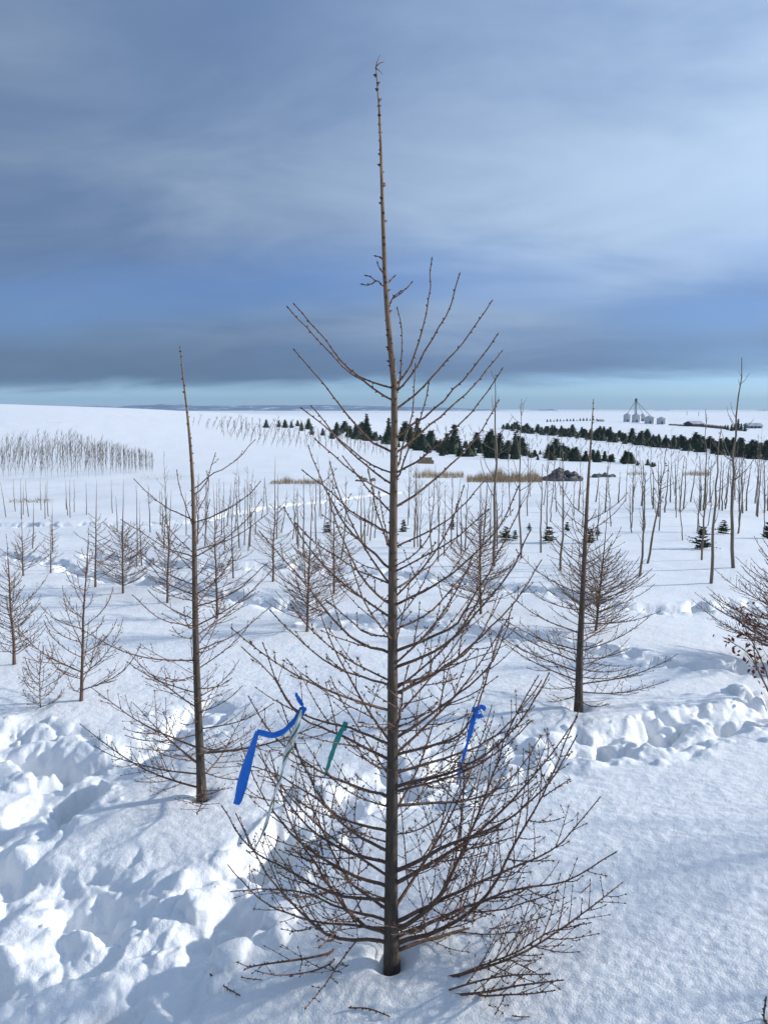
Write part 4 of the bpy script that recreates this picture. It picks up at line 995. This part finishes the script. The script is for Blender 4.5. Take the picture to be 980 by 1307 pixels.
# ------------------------------------------------------------------ ribbons on the tall larch
def ribbon_mat(name, col, stripe=None):
    m, t, b = material(name); b.inputs['Roughness'].default_value = .35
    tl = N(t, 'ShaderNodeBsdfTranslucent'); ms = N(t, 'ShaderNodeMixShader'); ms.inputs[0].default_value = .35; om = [n for n in t.nodes if n.type == 'OUTPUT_MATERIAL'][0]
    t.links.new(b.outputs[0], ms.inputs[1]); t.links.new(tl.outputs[0], ms.inputs[2]); t.links.new(ms.outputs[0], om.inputs[0]); tl.inputs[0].default_value = (*col, 1)
    if stripe:
        a = N(t, 'ShaderNodeAttribute', attribute_name='age'); w = N(t, 'ShaderNodeMath', operation='FRACT'); ml = N(t, 'ShaderNodeMath', operation='MULTIPLY'); ml.inputs[1].default_value = 1.0
        t.links.new(a.outputs['Fac'], ml.inputs[0]); t.links.new(ml.outputs[0], w.inputs[0])
        r = ramp(t, w.outputs[0], [(.0, col), (.66, col), (.70, stripe), (.98, stripe)]); t.links.new(r, b.inputs['Base Color'])
    else:
        g = N(t, 'ShaderNodeNewGeometry'); n = N(t, 'ShaderNodeTexNoise', Scale=60.); t.links.new(g.outputs['Position'], n.inputs['Vector'])
        t.links.new(ramp(t, n.outputs[0], [(.3, tuple(c * .85 for c in col)), (.7, col)]), b.inputs['Base Color'])
    return m
M['blue'] = ribbon_mat('blue_tape', (.022, .27, .85)); M['teal'] = ribbon_mat('teal_tape', (.05, .46, .42)); M['stripe'] = ribbon_mat('striped_tape', (.78, .80, .80), (.01, .16, .09))
def strip(mb, P, w, ang, stripe=0.):
    """flat tape along P, turning about its own axis; thin but solid"""
    P = curve(P, 40); n = 40; T = np.gradient(P, axis=0); T /= np.linalg.norm(T, axis=1)[:, None]
    w = np.interp(np.linspace(0, 1, n), np.linspace(0, 1, len(w)), w); ang = np.interp(np.linspace(0, 1, n), np.linspace(0, 1, len(ang)), ang)
    A = np.cross(T, (0, 1., 0)); A /= np.linalg.norm(A, axis=1)[:, None] + 1e-9; B = np.cross(T, A)
    V = []; ag = []; L = np.concatenate([[0], np.cumsum(np.linalg.norm(np.diff(P, axis=0), axis=1))])
    for i in range(n):
        a = A[i] * math.cos(ang[i]) + B[i] * math.sin(ang[i]); nn_ = np.cross(T[i], a) * .0006
        for k in range(5):
            f = k / 4 - .5; c = P[i] + a * w[i] * f * (1 + .02 * math.sin(i * 2.1)) + nn_ * (6 * (1 - 4 * f * f) + 2.2 * math.sin(i * .6 + k * 1.1))
            V += [c + nn_, c - nn_]; ag += [L[i] * stripe + f * .9] * 2
    Q = []
    for i in range(n - 1):
        for k in range(4):
            p = i * 10 + k * 2; Q += [(p, p + 2, p + 12, p + 10), (p + 1, p + 11, p + 13, p + 3)]
        Q += [(i * 10, i * 10 + 10, i * 10 + 11, i * 10 + 1), (i * 10 + 8, i * 10 + 9, i * 10 + 19, i * 10 + 18)]
    mb.add(V, Q, None, 0, np.array(ag) + 20)
def knot(mb, c, ax, R, r, rg):
    ax = np.asarray(ax, float); ax /= np.linalg.norm(ax); u_ = np.cross(ax, (0, 0, 1.)); u_ /= np.linalg.norm(u_); v_ = np.cross(ax, u_)
    for q in range(2):
        th = np.linspace(0, 2 * math.pi, 15); P = c + ax * (q - .5) * r * 1.4 + (np.cos(th)[:, None] * u_ + np.sin(th)[:, None] * v_) * R * (1 + .15 * q)
        mb.tube(P, r * (1 + .25 * np.sin(th * 3 + q)), 6, 0, False, 20.)
def ribbon(parts, knots, name, label, mat):
    rg = random.Random(5); c0 = at(knots[0][0], knots[0][1], knots[0][2]); root = empty(name, c0); tag(root, label, 'ribbon')
    for k_, (px, py, Y, ax, R, r) in enumerate(knots):
        mb = MB(); knot(mb, at(px, py, Y) - c0, ax, R, r, rg); mb.build('knot', mat, root)
    for (pts, w, ang, st) in parts:
        mb = MB(); strip(mb, np.array([at(px, py, Y) for px, py, Y in pts]) - c0, w, ang, st); mb.build('tail', mat, root)
Yk = Y0 - .04 * .62
ribbon([([(385, 903, Yk), (372, 924, Yk - .02), (352, 938, Yk - .03), (328, 934, Yk - .03)], [.008, .016, .018, .014], [.2, .9, 1.0, .3], 0),
        ([(329, 933, Yk - .03), (322, 955, Yk - .035), (312, 990, Yk - .04), (305, 1018, Yk - .04), (302, 1026, Yk - .04)], [.011, .019, .026, .028, .020], [.35, .12, 0, -.1, -.5], 0),
        ([(386, 900, Yk), (381, 892, Yk - .01), (377, 884, Yk - .015)], [.010, .012, .007], [.2, .5, .9], 0)],
       [(386, 908, Yk, (-.9, 0, .45), .009, .0045)], 'flagging_ribbon', 'wide bright blue ribbon hanging in a bent loop left of the tall larch stem', M['blue'])
ribbon([([(384, 906, Yk - .012), (378, 930, Yk - .035), (366, 962, Yk - .04), (358, 995, Yk - .04), (348, 1022, Yk - .04), (342, 1045, Yk - .04), (335, 1065, Yk - .045), (327, 1081, Yk - .05)], [.008, .017, .018, .012, .010, .012, .012, .006], [.2, .0, .35, 1.15, 1.45, .8, 1.2, 1.0], 13.)],
       [(383, 912, Yk - .004, (-.9, 0, .45), .0085, .004)], 'flagging_ribbon', 'narrow white ribbon with green stripes twisting down beside the blue loop', M['stripe'])
Yg = Y0 - .04 * .32
ribbon([([(440, 926, Yg), (433, 938, Yg - .015), (425, 958, Yg - .02), (418, 980, Yg - .02), (414, 992, Yg - .02)], [.010, .016, .015, .012, .004], [.3, .5, .8, .6, .3], 0)],
       [(440, 927, Yg, (-.9, 0, .25), .0085, .004)], 'flagging_ribbon', 'short teal green ribbon knotted close left of the tall larch stem', M['teal'])
Yb = Y0 - .06 * .55
ribbon([([(608, 905, Yb), (603, 922, Yb - .02), (598, 942, Yb - .02), (590, 972, Yb - .02), (583, 1001, Yb - .02)], [.014, .015, .009, .008, .004], [.1, .7, 1.1, 1.0, .6], 0),
        ([(607, 906, Yb), (614, 902, Yb - .02), (620, 906, Yb - .03)], [.012, .016, .012], [.2, .1, .3], 0), ([(606, 905, Yb), (610, 914, Yb - .03), (616, 912, Yb - .035)], [.012, .02, .016], [.4, .8, .4], 0)],
       [(607, 907, Yb, (.45, 0, .9), .007, .004)], 'flagging_ribbon', 'blue ribbon with bunched knot hanging thin to the right of the tall larch stem', M['blue'])

# ------------------------------------------------------------------ far mountains and air
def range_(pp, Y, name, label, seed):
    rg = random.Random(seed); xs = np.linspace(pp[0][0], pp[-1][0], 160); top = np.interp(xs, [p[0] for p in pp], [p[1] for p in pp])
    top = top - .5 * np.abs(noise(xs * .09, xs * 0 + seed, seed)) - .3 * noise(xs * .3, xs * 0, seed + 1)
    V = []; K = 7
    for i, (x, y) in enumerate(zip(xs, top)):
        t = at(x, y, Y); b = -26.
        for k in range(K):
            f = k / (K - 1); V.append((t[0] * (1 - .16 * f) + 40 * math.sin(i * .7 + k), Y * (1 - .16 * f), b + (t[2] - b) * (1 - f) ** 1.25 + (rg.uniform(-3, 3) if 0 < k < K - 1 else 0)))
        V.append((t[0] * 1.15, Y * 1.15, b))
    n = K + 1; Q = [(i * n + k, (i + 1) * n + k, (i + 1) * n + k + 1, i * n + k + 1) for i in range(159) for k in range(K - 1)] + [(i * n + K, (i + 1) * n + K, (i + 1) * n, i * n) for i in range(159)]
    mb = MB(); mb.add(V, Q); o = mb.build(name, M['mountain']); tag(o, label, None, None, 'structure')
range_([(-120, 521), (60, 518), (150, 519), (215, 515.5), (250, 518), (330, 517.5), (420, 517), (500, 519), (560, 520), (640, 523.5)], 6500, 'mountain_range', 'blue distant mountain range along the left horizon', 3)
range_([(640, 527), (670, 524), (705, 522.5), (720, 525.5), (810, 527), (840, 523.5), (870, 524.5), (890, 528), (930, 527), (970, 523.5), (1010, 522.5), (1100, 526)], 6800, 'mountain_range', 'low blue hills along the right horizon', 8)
m = bpy.data.materials.new('haze_air'); m.use_nodes = True; t = m.node_tree; t.nodes.clear()
vo = t.nodes.new('ShaderNodeVolumePrincipled'); vo.inputs['Color'].default_value = (.36, .66, 1.0, 1); vo.inputs['Density'].default_value = .00006; vo.inputs['Anisotropy'].default_value = 0.
t.links.new(vo.outputs[0], t.nodes.new('ShaderNodeOutputMaterial').inputs['Volume'])
mb = MB(); mb.box((0, 0, 45), (22000, 22000, 150)); o = mb.build('haze', m, None, False); tag(o, 'thin winter air over the fields', None, None, 'stuff')
